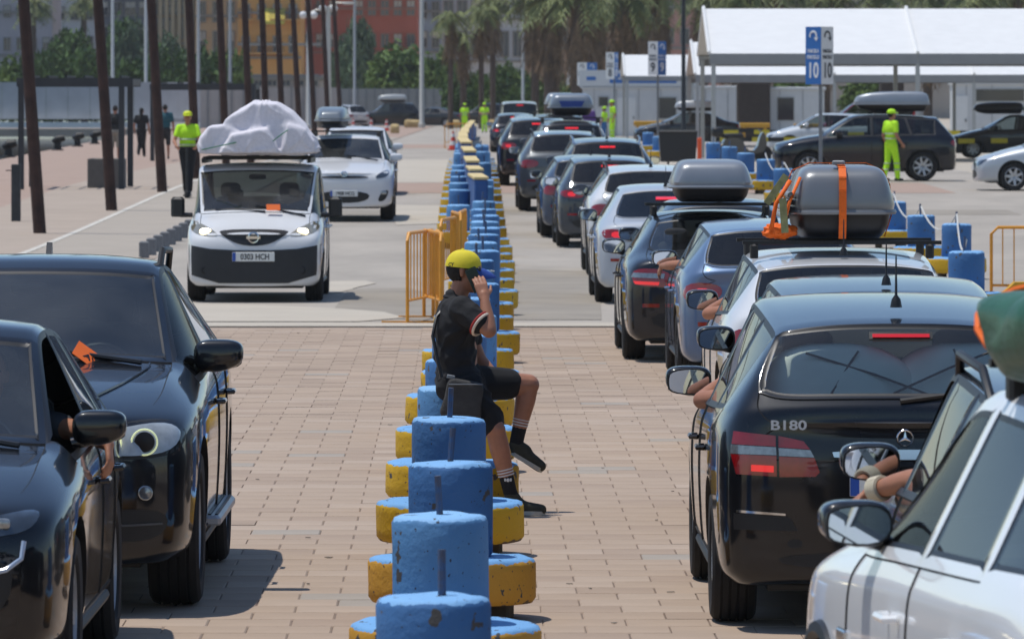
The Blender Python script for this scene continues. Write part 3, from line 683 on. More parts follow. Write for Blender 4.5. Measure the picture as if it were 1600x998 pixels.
# --- black compact people carrier with the lettering
def b180(c):
    s = c.root; T = -1
    for nm, po, m in (('tail_light_upper', [(.80, .945), (.605, .925), (.605, .875), (.81, .885)], M_RED), ('tail_light_band', [(.812, .882), (.604, .872), (.602, .835), (.815, .84)], M_CLEAR), ('tail_light_lower', [(.815, .838), (.602, .832), (.60, .735), (.79, .745)], M_RED),
                      ('tail_light_upper', [(.592, .925), (.475, .90), (.445, .862), (.592, .872)], M_RED), ('tail_light_band', [(.592, .869), (.444, .859), (.425, .825), (.59, .832)], M_CLEAR), ('tail_light_lower', [(.59, .829), (.424, .822), (.40, .755), (.42, .735), (.588, .733)], M_RED)):
        patch(c, nm, po, T, m, .012, True, smooth=0, step=.04)
    patch(c, 'brake_lamp', [(.72, .79), (.615, .785), (.615, .755), (.72, .76)], T, M_REDLIT, .016, True, smooth=0)
    patch(c, 'chrome_strip', [(.345, .862), (-.345, .862), (-.33, .815), (.33, .815)], T, M_CHR, .022, smooth=1)
    patch(c, 'bumper_chrome', [(.79, .578), (.56, .562), (.56, .552), (.79, .566)], T, M_CHR, .012, True, smooth=0)
    patch(c, 'bumper_strip', [(.80, .56), (.54, .545), (.50, .48), (.80, .485)], T, M_BLACK, .006, True, smooth=0)
    patch(c, 'parking_sensor', [(.55, .44), (.48, .44), (.48, .40), (.55, .40)], T, M_BLACK, .008, True, smooth=2)
    x = hitx(c, .54, .975, T)-.006
    text('lettering', 'B180', .062, mat('badge silver', '#c9cbcd', .35, .3, var=0), s, (x, .545, .972), (R(90), 0, R(-90)), .003, sx=1.35)
    st = G(); x0 = hitx(c, 0, .92, T)-.01
    ring = [(x0, .036*math.cos(a), .915+.036*math.sin(a)) for a in np.linspace(0, 2*math.pi, 25)]; st.tube(ring, .0045, 6)
    for k in range(3):
        a = R(90+120*k); pa = R(90+120*k+90)
        st.add([(x0-.006, 0, .915), (x0-.002, .008*math.cos(pa), .915+.008*math.sin(pa)), (x0-.002, .035*math.cos(a), .915+.035*math.sin(a)), (x0-.002, -.008*math.cos(pa), .915-.008*math.sin(pa))], [(0, 1, 2), (0, 2, 3)])
    st.build('emblem', M_CHR, s, True)
    patch(c, 'high_brake_lamp', [(.135, 1.392), (-.135, 1.392), (-.135, 1.376), (.135, 1.376)], T, mat('dim lit red lens', '#b0161c', .2, var=0, coat=1, emit='#ff1a20', es=.3), .014, smooth=0)
    patch(c, 'added_glow_shield', [(.15, 1.40), (-.15, 1.40), (-.15, 1.368), (.15, 1.368)], T, M_BLACK, .002, smooth=0)  # added black plate keeping the lamp's red glow off the bedding
    # pale bedding piled up behind the rear window
    def lump(q):
        n = noise.noise(Vector((q[0]*3, q[1]*3.5, q[2]*3)))*.10 + noise.noise(Vector((q[0]*9, q[1]*9, q[2]*9)))*.03; return (q[0]+n*.5, q[1]*(1+n*.3), q[2]*(1+n))
    b = G().sell((-1.66, .28, 1.06), (.42, .74, .56), .7, .7, 36, 24, fn=lump); b.sell((-1.64, -.35, 1.07), (.42, .76, .54), .7, .7, 36, 24, fn=lump)
    o = b.build('packed_bedding', mat('pale bedding', '#e6e8e2', .9, var=.08, scale=3), None, True, 180)
    o.matrix_world = s.matrix_basis.copy(); tag(o, 'pale bundled bedding packed behind the rear window of the black B180', 'bedding')
    for k, (a, b_) in enumerate((((.45, 1.32), (-.2, 1.08)), ((.1, 1.10), (-.55, 1.36)), ((-.25, 1.34), (-.35, 1.08)), ((.2, 1.33), (.35, 1.08)))):
        G().tube([(-1.83, a[0], a[1]-.02), (-1.86, (a[0]+b_[0])/2, (a[1]+b_[1])/2), (-1.89, b_[0], b_[1])], .006, 5).build('luggage_cord', M_BLACK, o)
pB = P(HATCH, L=4.27, W=1.80, H=1.535, ro=.78, fo=.80, r=.315, cx=1.0, rx=.35, rrx=-1.74, bx=-2.03, hz=.78, cz=1.0, bz=.94, bzr=1.0, tz=1.075, zrr=1.44, wr=.60, y8=.84, zb=.21)
l, h = away(29.95, 1.84, 4.27)
B180 = car('estate_car', 'black B180 car with pale bedding behind its rear window', 'car', pB, l, h, '#0b0d12', QR, 3, rear=dict(tail=[(.5, .9), (.49, .9), (.49, .89), (.5, .89)], pz=.70, reflector=False, lower=[(.62, .38), (-.62, .38), (-.55, .30), (.55, .30)]), glass_r=glass('lightly tinted glass', (.86, .92, .88), 1, .4), custom=b180, open_w=(('front_window', 1),), spokes=5, mirror_scale=1.0)
# --- black off-roader facing the camera
def x5(c):
    s = c.root
    patch(c, 'headlight_surround', [(.925, .885), (.81, .965), (.50, .92), (.48, .79), (.60, .755), (.86, .775)], 1, M_BLACK, .002, True)
    for sg in (1, -1):
        for y, rr, m in ((.56, .045, M_LIT), (.715, .062, M_BLACK)):
            x = hitx(c, sg*y, .845, 1)+.024
            G().lathe([(rr*.8, -.01), (rr*.8, .006), (.001, .012)], 24, c=(x, sg*y, .845), axis='X').build('lamp', m, s, True)
            ring = [(x+.006, sg*y+rr*math.cos(a), .845+rr*math.sin(a)) for a in np.linspace(0, 2*math.pi, 29)]
            G().tube(ring, .0045, 6).build('lamp_ring', mat('lit pale lamp ring', '#e8f0c0', .3, var=0, emit='#eaf5b8', es=.12 if rr > .06 else .5), s, True)
        x = hitx(c, sg*.72, .60, 1)+.012
        G().lathe([(.036, -.02), (.036, .006), (.030, .010), (.028, .002), (.001, .006)], 24, c=(x, sg*.72, .60), axis='X').build('fog_lamp', M_CLEAR, s, True)
        G().bbox((-.1, sg*.93, .36), (1.7, .16, .05), .015).build('side_step', M_RIM, s)
        for k in range(4): G().box((-.1, sg*(.88+.035*k), .388), (1.6, .015, .008)).build('step_tread', M_BLACK, s)
        patch(c, 'side_intake', [(.84, .52), (.50, .52), (.50, .36), (.80, .37)], 1, M_BLACK, .006, False) if sg > 0 else None
        patch(c, 'intake_blade', [(.80, .455), (.52, .445), (.52, .435), (.80, .445)], 1, mat('grey trim', '#55585c', .4, .5, var=.1), .016, False, smooth=0) if sg > 0 else None
    for k in range(2):
        sg = 1 if k else -1
        patch(c, 'kidney_grille', [(sg*.03, .9), (sg*.26, .9), (sg*.24, .70), (sg*.05, .70)], 1, M_BLACK, .014)
    x = p5['cx']
    # hood creases
    for sg in (1, -1):
        pts = []
        for t in np.linspace(0, 1, 12):
            xx = .92+1.25*t; yy = sg*(.66-.30*t*t); hit = c.bvh.ray_cast(Vector((xx, yy, 3)), Vector((0, 0, -1)))[0]
            if hit: pts.append(hit+Vector((0, 0, .001)))
        G().tube(pts, .006, 5).build('hood_crease', paint('#0e1118'), s, True)
    G().prism([(.5, H5+.0), (.42, H5+.075), (.40, H5+.075), (.36, H5+.0)], -.015, .015, 'Y').build('shark_fin_antenna', paint('#0e1118'), s).location = (-1.6, 0, -.03)
H5 = 1.685
p5 = P(SUV, L=4.85, W=1.94, H=H5, fo=.87, ro=1.0, r=.385, cx=.86, rx=-.02, rrx=-1.9, bx=-2.28, hz=.97, cz=1.15, bz=1.07, bzr=1.14, tz=1.16, wr=.64, zb=.25)
X5 = car('off_roader', 'black off-roader with an orange ticket under its wiper', 'car', p5, (-2.49, 30.85+2.425, 0), -90, '#0e1118', QL, 3, front=dict(head=[(.90, .89), (.80, .945), (.52, .90), (.50, .80), (.60, .775), (.84, .79)], hoff=.018, hmat=mat('clear lamp cover', '#a2a8ab', .1, .2, var=.25, scale=9, coat=1), grille=[(.3, .75), (-.3, .75), (-.3, .7), (.3, .7)], intake=[(.42, .50), (-.42, .50), (-.42, .36), (.42, .36)], pz=.55), rails=1, custom=x5, antenna=False, spokes=5, mirror_scale=1.08)
# --- dark car cut by the left edge
def bl(c):
    for sg in (1, -1):
        for k in range(3):
            y, z = sg*(.45+.095*k), .735+.018*k; x = hitx(c, y, z, 1)+.014
            G().sell((x, y, z), (.03, .075, .045), .6, .5, 12, 8).build('lamp', M_LIT if k != 2 else M_CLEAR, c.root, True)
        pts = [(.73, .70), (.72, .63), (.66, .585), (.55, .56), (.42, .545)]
        G().tube([(hitx(c, sg*a, b, 1)+.008, sg*a, b) for a, b in pts], .011, 8).build('light_strip', mat('pale light guide', '#9fb0c8', .2, var=0, coat=1), c.root, True)
pl_ = P(SUV, L=4.4, W=1.83, H=1.53, fo=.84, r=.345, cx=.82, rx=.02, rrx=-1.7, bx=-2.05, hz=.84, cz=1.01, bz=.96, bzr=1.02, tz=1.03, wr=.62, zb=.22)
car('crossover_car', 'dark blue-black car cut by the left edge, driver\'s hand hanging out', 'car', pl_, (-2.72, 28.2, 0), -90, '#0b0e14', QL, 3, front=dict(head=[(.80, .83), (.60, .80), (.36, .755), (.36, .69), (.60, .715), (.76, .74)], intake=[(.70, .66), (.3, .56), (.3, .35), (.66, .38)]), custom=bl, seats=M_SEATG, open_w=(('front_window', 1),), antenna=False, mirror_scale=1.0)
# --- white van with a load
def nv(c):
    s = c.root
    patch(c, 'lower_bumper', [(.85, .72), (.82, .71), (.44, .645), (-.44, .645), (-.82, .71), (-.85, .72), (-.85, .24), (.85, .24)], 1, mat('grey black bumper plastic', '#25272a', .6, var=.15, scale=9), .012, smooth=1)
    x = hitx(c, 0, .78, 1)+.02
    ring = [(x, .062*math.cos(a), .80+.062*math.sin(a)) for a in np.linspace(0, 2*math.pi, 25)]
    G().tube(ring, .012, 6).box((x+.004, 0, .80), (.012, .17, .034)).build('emblem', M_CHR, s, True)
    for sg in (1, -1):
        y, z = sg*.60, .87; xx = hitx(c, y, z, 1)+.012
        G().sell((xx, y, z), (.04, .14, .085), .8, .8, 16, 10).build('lamp', M_LIT, s, True)
        xx = hitx(c, sg*.60, .40, 1); G().lathe([(.05, -.01), (.05, .008), (.036, .012), (.03, -.0), (.001, 0)], 20, c=(xx+.004, sg*.6, .40), axis='X').build('fog_lamp', M_BLACK, s, True)
        G().bbox((1.15, sg*.98, 1.16), (.10, .17, .25), .03).tube([(1.18, sg*.80, 1.06), (1.15, sg*.95, 1.06)], .03).build('tall_side_mirror', M_BLACK, s)
pn = P(VAN, L=4.4, W=1.70, H=1.70, fo=.74, ro=.93, r=.305, cx=1.46, rx=.70, hz=.86, cz=1.06, bz=1.02, wr=.74, zb=.2)
car('panel_van', 'white van with a wrapped load on its roof', 'van', pn, (-3.18, 78.6+2.2, 0), -89.9, '#d6d7d8', QL, 3, front=dict(head=[(.80, .98), (.74, 1.0), (.52, .90), (.42, .82), (.60, .81), (.79, .87)], hmat=mat('amber clear lamp', '#b9ae93', .12, .6, var=.25, scale=20, coat=1), grille=[(.44, .90), (-.44, .90), (-.40, .83), (-.17, .70), (.17, .70), (.40, .83)], intake=[(.50, .46), (-.50, .46), (-.46, .30), (.46, .30)], pz=.565), plate_f='0303 HCH', mirror=False, custom=nv, antenna=False, trim='low')
# --- cars behind the van
def mz(c):
    x = hitx(c, 0, .86, 1)+.02
    G().tube([(x, .06*math.cos(a), .88+.045*math.sin(a)) for a in np.linspace(0, 2*math.pi, 21)], .012, 6).tube([(x, -.05, .89), (x, -.02, .88), (x, 0, .865), (x, .02, .88), (x, .05, .89)], .010, 5).build('emblem', M_CHR, c.root, True)
    patch(c, 'fog_recess', [(.86, .60), (.70, .54), (.62, .36), (.78, .38)], 1, M_BLACK, .006, True)
    for sg in (1, -1):
        xx = hitx(c, sg*.75, .52, 1); G().sell((xx+.02, sg*.75, .53), (.03, .12, .07), .8, .8, 12, 8).build('fog_lamp', M_CLEAR, c.root, True)
YM = dist(345)-.95
car('sport_utility', 'white off-roader with a grey roof box behind the loaded van', 'car', P(SUV, L=4.68, W=1.88, H=1.62, fo=.95, hz=.92, cz=1.12, r=.37), (-3.4*YM/129, YM+2.34, g(YM+2.3)), -89.7, '#dadada', QL, 3, front=dict(head=[(.86, .93), (.80, .97), (.60, .86), (.60, .79), (.82, .83)], grille=[(.46, .85), (-.46, .85), (-.44, .80), (.44, .80)], intake=[(.52, .56), (-.52, .56), (-.42, .34), (.42, .34)], pz=.52), plate_f='1908 HCG', custom=mz, bars=True, antenna=False, mirror_scale=1.0)
YW = dist(306)
car('hatchback', 'white hatchback mostly hidden behind the white off-roader', 'car', P(HATCH, H=1.5), ((622-800)*YW/F-.95, YW+2.1, g(YW+2)), -89.6, '#d4d6d8', QL, 2, antenna=False, mirror_scale=1.0)
# --- the right-hand queue, nearest first
l, h = (2.08, 19.45, 0), 96.5
def kuga(c):
    G().bbox((.98, .925, .80), (.16, .02, .045), .008).build('side_vent', M_CHR, c.root)
    for sg in (1, -1):
        for x, nm in ((c.p['L']/2-c.p['fo'], 0), (-c.p['L']/2+c.p['ro'], 1)):
            r = c.p['r']+.06; pts = [(x+r*math.cos(a), sg*(c.p['W']/2-.01), c.p['r']+.01+r*math.sin(a)) for a in np.linspace(-.2, math.pi+.2, 25)]
            G().tube(pts, .032, 6).build('arch_trim', M_BLACK, c.root, True)
KUGA = car('sport_utility', 'white off-roader with a green roof load cut by the lower right corner', 'car', P(SUV, L=4.5, W=1.86, H=1.66, cx=.92, rx=.12, hz=.98, cz=1.14, bz=1.06, bzr=1.12, tz=1.18, wr=.63, zb=.27), l, h, '#f2f3f3', QR, 3, custom=kuga, bars=True, wrim=.042, mcol='#101216', mirror_scale=.95, seats=M_SEATG)
l, h = away(22.15, 2.34, 4.3, 90.6)
R1 = car('estate_car', 'black car with roof rails between the B180 and the nearest white car', 'car', P(HATCH, L=4.3, W=1.80, H=1.52, cx=.92, rx=.22, wr=.62, hz=.84, cz=1.02, bz=.97, bzr=1.03, tz=1.06), l, h, '#0d0f12', QR, 3, rails=1, open_w=(('front_window', 1),), mirror_scale=1.0, brake=True, antenna=False)
l, h = away(36.1, 2.16, 4.2, 90.5)
car('hatchback', 'dark grey hatchback hidden but for its roof beyond the B180', 'car', P(HATCH, L=4.2, W=1.76, H=1.46, wr=.60), l, h, '#23262c', QR, 3, open_w=(('front_window', 1),), mirror_scale=1.0)
l, h = away(43.5, 2.30, 4.2, 90.6)
def white(c):
    for y, t in ((.46, ''), (-.40, 'AVIOR')):
        x = hitx(c, y, 1.13, -1)
        q = G().sell((x+.03, y, 1.12), (.02, .34, .10), .9, .9, 18, 8).build('window_sticker', mat('turquoise sticker', '#2fa7a6', .6, var=.05), c.root, True)
R4 = car('hatchback', 'white hatchback carrying a grey roof box strapped with orange webbing', 'car', P(HATCH, L=4.2, W=1.76, H=1.45, wr=.62, tz=1.06, zrr=1.37), l, h, '#d6d8da', QR, 3, bars=True, custom=white, open_w=(('front_window', 1),), mcol='#101216', mirror_scale=1.0)
l, h = away(55.7, 2.33, 4.15, 90.6)
car('hatchback', 'blue-grey hatchback with an open driver\'s window beside the dark saloon', 'car', P(HATCH, L=4.15, W=1.78, H=1.43, wr=.60), l, h, '#5c7291', QR, 3, open_w=(('front_window', 1),), mcol='#14161a', mirror_scale=1.0, brake=True)
l, h = away(60.7, 1.95, 4.55, 90.6)
def ccl(c):
    patch(c, 'lamp_band', [(.80, .855), (.50, .845), (.51, .80), (.82, .81)], -1, M_CLEAR, .014, True, smooth=0)
    patch(c, 'brake_lamp', [(.80, .775), (.55, .765), (.56, .735), (.78, .745)], -1, M_REDLIT, .014, True, smooth=0)
car('saloon_car', 'dark grey saloon with a silver roof box ahead of the blue-grey hatchback', 'car', P(SEDAN, L=4.55, W=1.78, H=1.42), l, h, '#1a1e25', QR, 3, rear=dict(tail=[(.82, .90), (.46, .885), (.40, .72), (.50, .715), (.80, .73)], pz=.80, wiper=False), bars=True, custom=ccl, mirror_scale=1.0, glass_r=glass('lightly tinted glass', (.86, .92, .88), 1, .4), antenna=False)
l, h = away(66.4, 2.22, 4.4, 90.8)
car('saloon_car', 'dark saloon tucked between the roof-box saloon and the silver saloon', 'car', P(SEDAN, L=4.4, H=1.45), l, h, '#2a2f38', QR, 2, mirror_scale=1.0)
l, h = away(77.9, 1.92, 4.6, 90.8)
car('saloon_car', 'silver saloon with red brake lights ahead of the dark saloons', 'car', P(SEDAN, L=4.6, W=1.80, H=1.45, rrx=-1.25, bx=-1.9), l, h, '#b9bec4', QR, 3, brake=True, mcol='#15171b', mirror_scale=1.0, rear=dict(wiper=False, pz=.62, tail=[(.84, .93), (.45, .90), (.46, .79), (.80, .78)]))
l, h = away(90.2, 1.98, 4.4, 90.8)
car('sport_utility', 'white off-roader just ahead of the silver saloon', 'car', P(SUV, L=4.4, H=1.56), l, h, '#d9dbdd', QR, 2, rails=1, mcol='#15171b')
FAR = [  # rear distance, x, base, height, colour, kind, label, extras
 (105.0, 1.62, HATCH, 1.50, '#3a4048', 'hatchback', 'dark grey hatchback with lit red tail lights ahead of the white off-roader', dict(brake=True, rear=dict(tail=[(.84, .95), (.46, .93), (.44, .80), (.80, .82)]))),
 (110.6, 1.38, HATCH, 1.42, '#3f4c60', 'hatchback', 'slate blue hatchback left of the dark grey hatchback', dict(mcol='#101216')),
 (117.2, 1.76, SUV, 1.62, '#30353c', 'sport_utility', 'charcoal off-roader with pale roof rails in the right queue', dict(rails=2, brake=True)),
 (127.5, 1.05, SUV, 1.60, '#54585c', 'sport_utility', 'grey off-roader with a dark rear window left of the railed one', dict(rails=1)),
 (138.5, 1.30, SUV, 1.66, '#454b54', 'sport_utility', 'dark off-roader under the grey roof box with a blue badge', dict(brake=True, bars=True)),
 (150.5, .62, SUV, 1.62, '#1e2227', 'sport_utility', 'black off-roader far up the queue left of the roof boxes', dict(brake=True)),
 (166.0, 1.22, SUV, 1.62, '#2c3138', 'sport_utility', 'dark off-roader under the farthest roof box of the queue', dict(bars=True)),
 (185.0, .72, HATCH, 1.55, '#70767c', 'hatchback', 'grey hatchback far up the right queue before the dark one', dict(rails=2)),
 (240.0, .10, HATCH, 1.48, '#20242a', 'hatchback', 'small black hatchback at the head of the queue before the beige van', dict(brake=True)),
 (259.0, .32, VAN, 1.92, '#b5ab9c', 'minivan', 'beige minivan with a wide dark rear window at the head of the queue', dict(brake=True))]
for d_, X, bs, hh, colr, nm, lab, ex in FAR:
    l, h = away(d_, X, bs['L'], 91.0); car(nm, lab, 'van' if nm == 'minivan' else 'car', P(bs, H=hh), l, h, colr, QR, 2, antenna=bool(d_ < 120), **ex)
# --- cars standing on the lot at right, and behind the fence
LOT = 'cars parked on the lot beyond the blocks'
def lot(x0, x1, py, L, base, H, colr, nm, lab, head=180, **ex):
    d_ = L*F/(x1-x0); car(nm, lab, 'car', P(base, L=L, H=H), ((x0+x1)/2*d_/F-800*d_/F, d_, g(d_)+ex.pop('dz', 0)), head, colr, LOT, ex.pop('lv', 2), antenna=False, **ex); return d_
dS = lot(1207, 1492, 281, 4.5, P(SUV, wr=.60), 1.64, '#10131c', 'sport_utility', 'dark blue off-roader seen side-on under the silver roof box', 180, lv=3, spokes=8)
lot(1521, 1815, 283, 4.3, HATCH, 1.46, '#b4bac0', 'hatchback', 'silver car nose at the right edge behind the off-roader', 180)
lot(1478, 1690, 232, 4.6, SEDAN, 1.48, '#2b2d30', 'saloon_car', 'dark saloon behind the striped tape at the right edge', 180)
lot(1196, 1375, 214, 4.2, HATCH, 1.48, '#c3c8cc', 'hatchback', 'pale silver hatchback behind the number ten sign', 180)
lot(990, 1156, 215, 4.6, SEDAN, 1.44, '#23272e', 'saloon_car', 'dark saloon with a pale roof box before the white cabin', 180)
lot(1280, 1440, 200, 4.5, VAN, 1.9, '#a32026', 'minivan', 'red van behind the silver roof box under the tent', 180)
FCAR = 'cars passing along the far fence'
for px, py, colr, bs, H_, hd, lab, nm in ((607, 193, '#15181c', SUV, 1.75, 185, 'black off-roader with a loaded roof by the far fence', 'sport_utility'), (672, 190, '#1c2026', SEDAN, 1.42, 170, 'black saloon by the far fence right of the loaded off-roader', 'saloon_car'), (540, 190, '#c2c4c6', HATCH, 1.6, 120, 'white car by the far fence left of the loaded off-roader', 'hatchback'), (478, 200, '#2a3038', SEDAN, 1.45, 150, 'dark saloon seen between the leaning poles', 'saloon_car'), (760, 190, '#1a1c20', SUV, 1.7, 175, 'dark van behind the two far hi-vis workers', 'minivan')):
    d_ = 455; car(nm, lab, 'car', P(bs, H=H_), ((px-800)*d_/F, d_, g(d_)), hd, colr, FCAR, 2, antenna=False, mirror=False, handles=False)
flush()
# --- what rides on the roofs
RB = 'roof boxes on the cars'
roof_box('silver grey roof box with a black tray on the dark grey saloon', (1.93, 62.6, 1.42+.085), R(90), (1.95, .80, .37), '#8d9196', RB)
roof_box('pale grey roof box with a blue badge far up the right queue', (1.29, 141.2, g(141)+1.76), R(91), (2.0, 1.0, .44), '#7f868e', RB, badge=([(-.28, .32), (.28, .32), (.22, .19), (-.22, .19)], mat('blue badge', '#20418c', .5, var=0)))
roof_box('farthest pale roof box in the right queue', (1.28, 168.4, g(168)+1.72), R(91), (2.0, .85, .40), '#9a9fa4', RB)
roof_box('glossy silver roof box on the dark blue side-on off-roader', ((1393-800)*dS/F, dS, g(dS)+1.71), R(180), (1.85, .8, .44), '#8f959c', RB)
roof_box('small grey roof box on the white off-roader behind the van', ((519-800)*(YM+2.6)/F, YM+2.6, g(YM)+1.76), R(-90), (1.9, .66, .37), '#7b8288', RB)
roof_box('pale roof box on the dark saloon before the white cabin', ((1085-800)*.0277, 277, .5+1.48), R(180), (1.7, .8, .42), '#b9bdc0', RB)
roof_box('pale roof load box on the black off-roader by the far fence', ((613-800)*.0455, 455, .5+1.78), R(185), (2.0, .9, .5), '#b5b7b5', RB)
roof_box('black roof box with orange straps on the saloon at the right edge', ((1560-800)*.0217, 217, .5+1.50), R(180), (1.7, .8, .36), '#16181b', RB)
# the strapped box on the white hatchback
Z4 = 1.45+.085
BX = roof_box('large dull grey roof box bound with orange webbing on the white hatchback', (2.29, 45.2, Z4), R(90.6), (1.75, .74, .455), '#7d7f81', RB, taper=.25)
M_WEB = mat('orange webbing', '#ee6a12', .7, var=.1, scale=40)
def strap(name, label, pts, w, parent_loc, th=.004, grp=None):
    q = G()
    for a, b in zip(pts[:-1], pts[1:]):
        a, b = Vector(a), Vector(b); d_ = b-a; ang = math.atan2(d_.z, d_.y); q.box((a+b)/2, (w, d_.length+.012, th), rx=ang)
    o = q.build(name, M_WEB); o.location = parent_loc; return tag(o, label, 'strap', grp)
prof = [(-.33, .0), (-.375, .14), (-.385, .20), (-.365, .36), (-.32, .46), (-.2, .512), (.2, .512), (.32, .46), (.365, .36), (.385, .20), (.375, .14), (.33, .0)]
q = G()
for i in range(len(prof)-1):                     # webbing round the box, its width along the car
    (y0, z0), (y1, z1) = prof[i], prof[i+1]; q.box(((y0+y1)/2, 0, (z0+z1)/2), (math.hypot(y1-y0, z1-z0)+.012, .05, .006), ry=-math.atan2(z1-z0, y1-y0))
q.add([], [])
o = q.build('webbing_strap', M_WEB); o.location = (2.29, 45.0, Z4+.004); tag(o, 'orange webbing strap passing crosswise round the dull grey roof box', 'strap', 'orange webbing on the roof box')
q = G(); lp = [(-.83, .0), (-.885, .10), (-.895, .18), (-.895, .33), (-.875, .42), (-.80, .485), (-.6, .512), (0, .515), (.5, .50)]
for (x0, z0), (x1, z1) in zip(lp[:-1], lp[1:]): q.box((0.0, (x0+x1)/2, (z0+z1)/2), (.052, math.hypot(x1-x0, z1-z0)+.012, .006), rx=math.atan2(z1-z0, x1-x0))
o = q.build('webbing_strap', M_WEB); o.location = (2.29, 45.2, Z4+.004); tag(o, 'orange webbing strap running down the rear of the dull grey roof box', 'strap', 'orange webbing on the roof box')
G().bbox((0, 0, 0), (.09, .05, .03), .008).build('ratchet', M_STEEL, o).location = (-.02, -.72, .52)
def crumple(q):
    n = noise.noise(Vector((q[0]*22, q[1]*22, q[2]*22)))*.35 + noise.noise(Vector((q[0]*60, q[1]*60, q[2]*60)))*.25; return (q[0]*(1+n), q[1]*(1+n), q[2]*(1+n))
o = G().sell((1.86, 44.45, Z4+.05), (.22, .18, .10), .9, .9, 40, 24, fn=crumple).tube([(1.88, 44.3, Z4+.08), (1.92, 44.3, Z4+.25), (2.0, 44.4, Z4+.42)], .012, 5).tube([(1.80, 44.35, Z4+.08), (1.83, 44.35, Z4+.24), (1.93, 44.4, Z4+.40)], .016, 5).build('webbing_bundle', M_WEB, None, True, 180)
tag(o, 'crumpled bundle of orange webbing beside the dull grey roof box', 'strap')
for k in range(4):
    o = G().tube([(1.90+.01*k, 44.3, Z4+.15+.05*k), (1.90+.01*k, 45.7, Z4+.15+.05*k)], .021, 10, cap=False).tube([(1.90+.01*k, 44.32, Z4+.15+.05*k), (1.90+.01*k, 45.68, Z4+.15+.05*k)], .017, 8).build('pipe', mat('pipe grey', '#8b8f90', .5, .3, var=.1), None, True)
    tag(o, f'{["lowest", "second lowest", "second highest", "topmost"][k]} of four grey pipes tied beside the dull grey roof box', 'pipe', 'pipes tied beside the roof box')
o = G().box((1.83, 44.28, Z4+.34), (.05, .02, .24), ry=R(35)).box((1.88, 44.26, Z4+.16), (.05, .02, .24), ry=R(-4)).build('wooden_slat', mat('weathered slat', '#8c8a5e', .8, var=.3, scale=20)); tag(o, 'weathered green-brown slats tied beside the dull grey roof box', 'slat')
# wrapped load on the van: cloth over lumps
def cloth_folds(co):
    x, y, z = co; n = noise.noise(Vector((x*2.2, y*2.2, z*2.2)))*.03
    for ty, tz, k, ph in ((-.62, .0, 8, .3), (-.15, -.02, 9, 1.1), (.35, .0, 9, 2.0), (.72, .05, 7, .6), (.1, .72, 7, .0)):     # folds fan out from where the cloth is tied
        dd = math.hypot(y-ty, z-tz); th = math.atan2(z-tz, y-ty); n += .030*math.exp(-dd*3.0)*((1-abs(math.sin(k*th/2+ph+1.6*noise.noise(Vector((x*2, y*3, z*3))))))**2-.25)
    d_ = Vector((x*.4+.25*(x > .5), y, z-.2)); d_.normalize(); return co + d_*n*(1 if z > .03 else .3)
lw = empty('wrapped_load', (-3.2, 80.6, 1.80), R(-90), 'big bulging load wrapped in pale lilac cloth on the white van', 'load')
def hull(prof, x0, x1, back=.8): return ('h', [(x0, y, z) for y, z in prof] + [(x1, y*.92, z*back) for y, z in prof] + [((x0+x1)/2, y*1.03, z*1.04) for y, z in prof])
blob('cover', [hull([(-.42, .0), (.62, .0), (-.40, .44), (-.16, .58), (-.02, .655), (.26, .655), (.44, .54), (.60, .34)], .82, -1.3), hull([(-.72, .02), (-.25, .0), (-.70, .22), (-.58, .36), (-.40, .38), (-.2, .3)], .86, -1.0), hull([(.3, .0), (.76, .02), (.74, .16), (.60, .34), (.40, .40)], .88, -.9), hull([(-.45, .02), (.3, .02), (-.3, .26), (.15, .34)], .97, .4), ('e', (.6, -.52, .20), (.5, .34, .30))], .017, mat('lilac white cloth', '#d8d4da', .95, var=.09, scale=26), lw, 26, cloth_folds)
for k in range(2):
    pts = [(1.0-.25*abs(t-.45)-.1*(t > .7), (-.66+.75*t) if k == 0 else (.10+.42*t), (.07+.16*t) if k == 0 else (.06+.42*t-.1*t*t)) for t in np.linspace(0, 1, 10)]
    G().tube(pts, .007, 5).build('lashing', mat('green cord', '#2c7a52', .7, var=0), lw, True)
rk = empty('roof_rack', (-3.2, 80.7, 1.70), R(-90), 'black roof rack under the wrapped load on the white van', 'roof rack')
for x in (-1.1, -.4, .35): G().box((x, 0, .06), (.06, 1.36, .04)).build('bar', M_BLACK, rk)
for s in (1, -1): G().box((-.35, s*.66, .03), (1.9, .05, .06)).build('side_rail', M_BLACK, rk)
# green bundle on the white car in the corner
def gl_(q):
    n = noise.noise(Vector(q)*3)*.2 + noise.noise(Vector(q)*9)*.1; return (q[0]*(1+n), q[1]*(1+n), q[2]*(1+n))
gb = empty('roof_bundle', (1.70, 18.6, 1.66), R(96.5), 'green tarpaulin bundle tied with orange cord above the nearest white car', 'bundle')
G().sell((-.1, -.1, .16), (1.5, .78, .30), .7, .7, 60, 34, fn=gl_).build('tarpaulin', mat('green tarpaulin', '#2c5a40', .4, var=.25, scale=6, bump=.4, bscale=12), gb, True, 180)
for k in range(3):
    x = -.5+.4*k; G().tube([(x+.1*math.sin(a*3), -.1+.395*math.cos(a), .16+.16*math.sin(a)) for a in np.linspace(0, 2*math.pi, 24)], .011, 6).build('cord', M_WEB, gb, True)
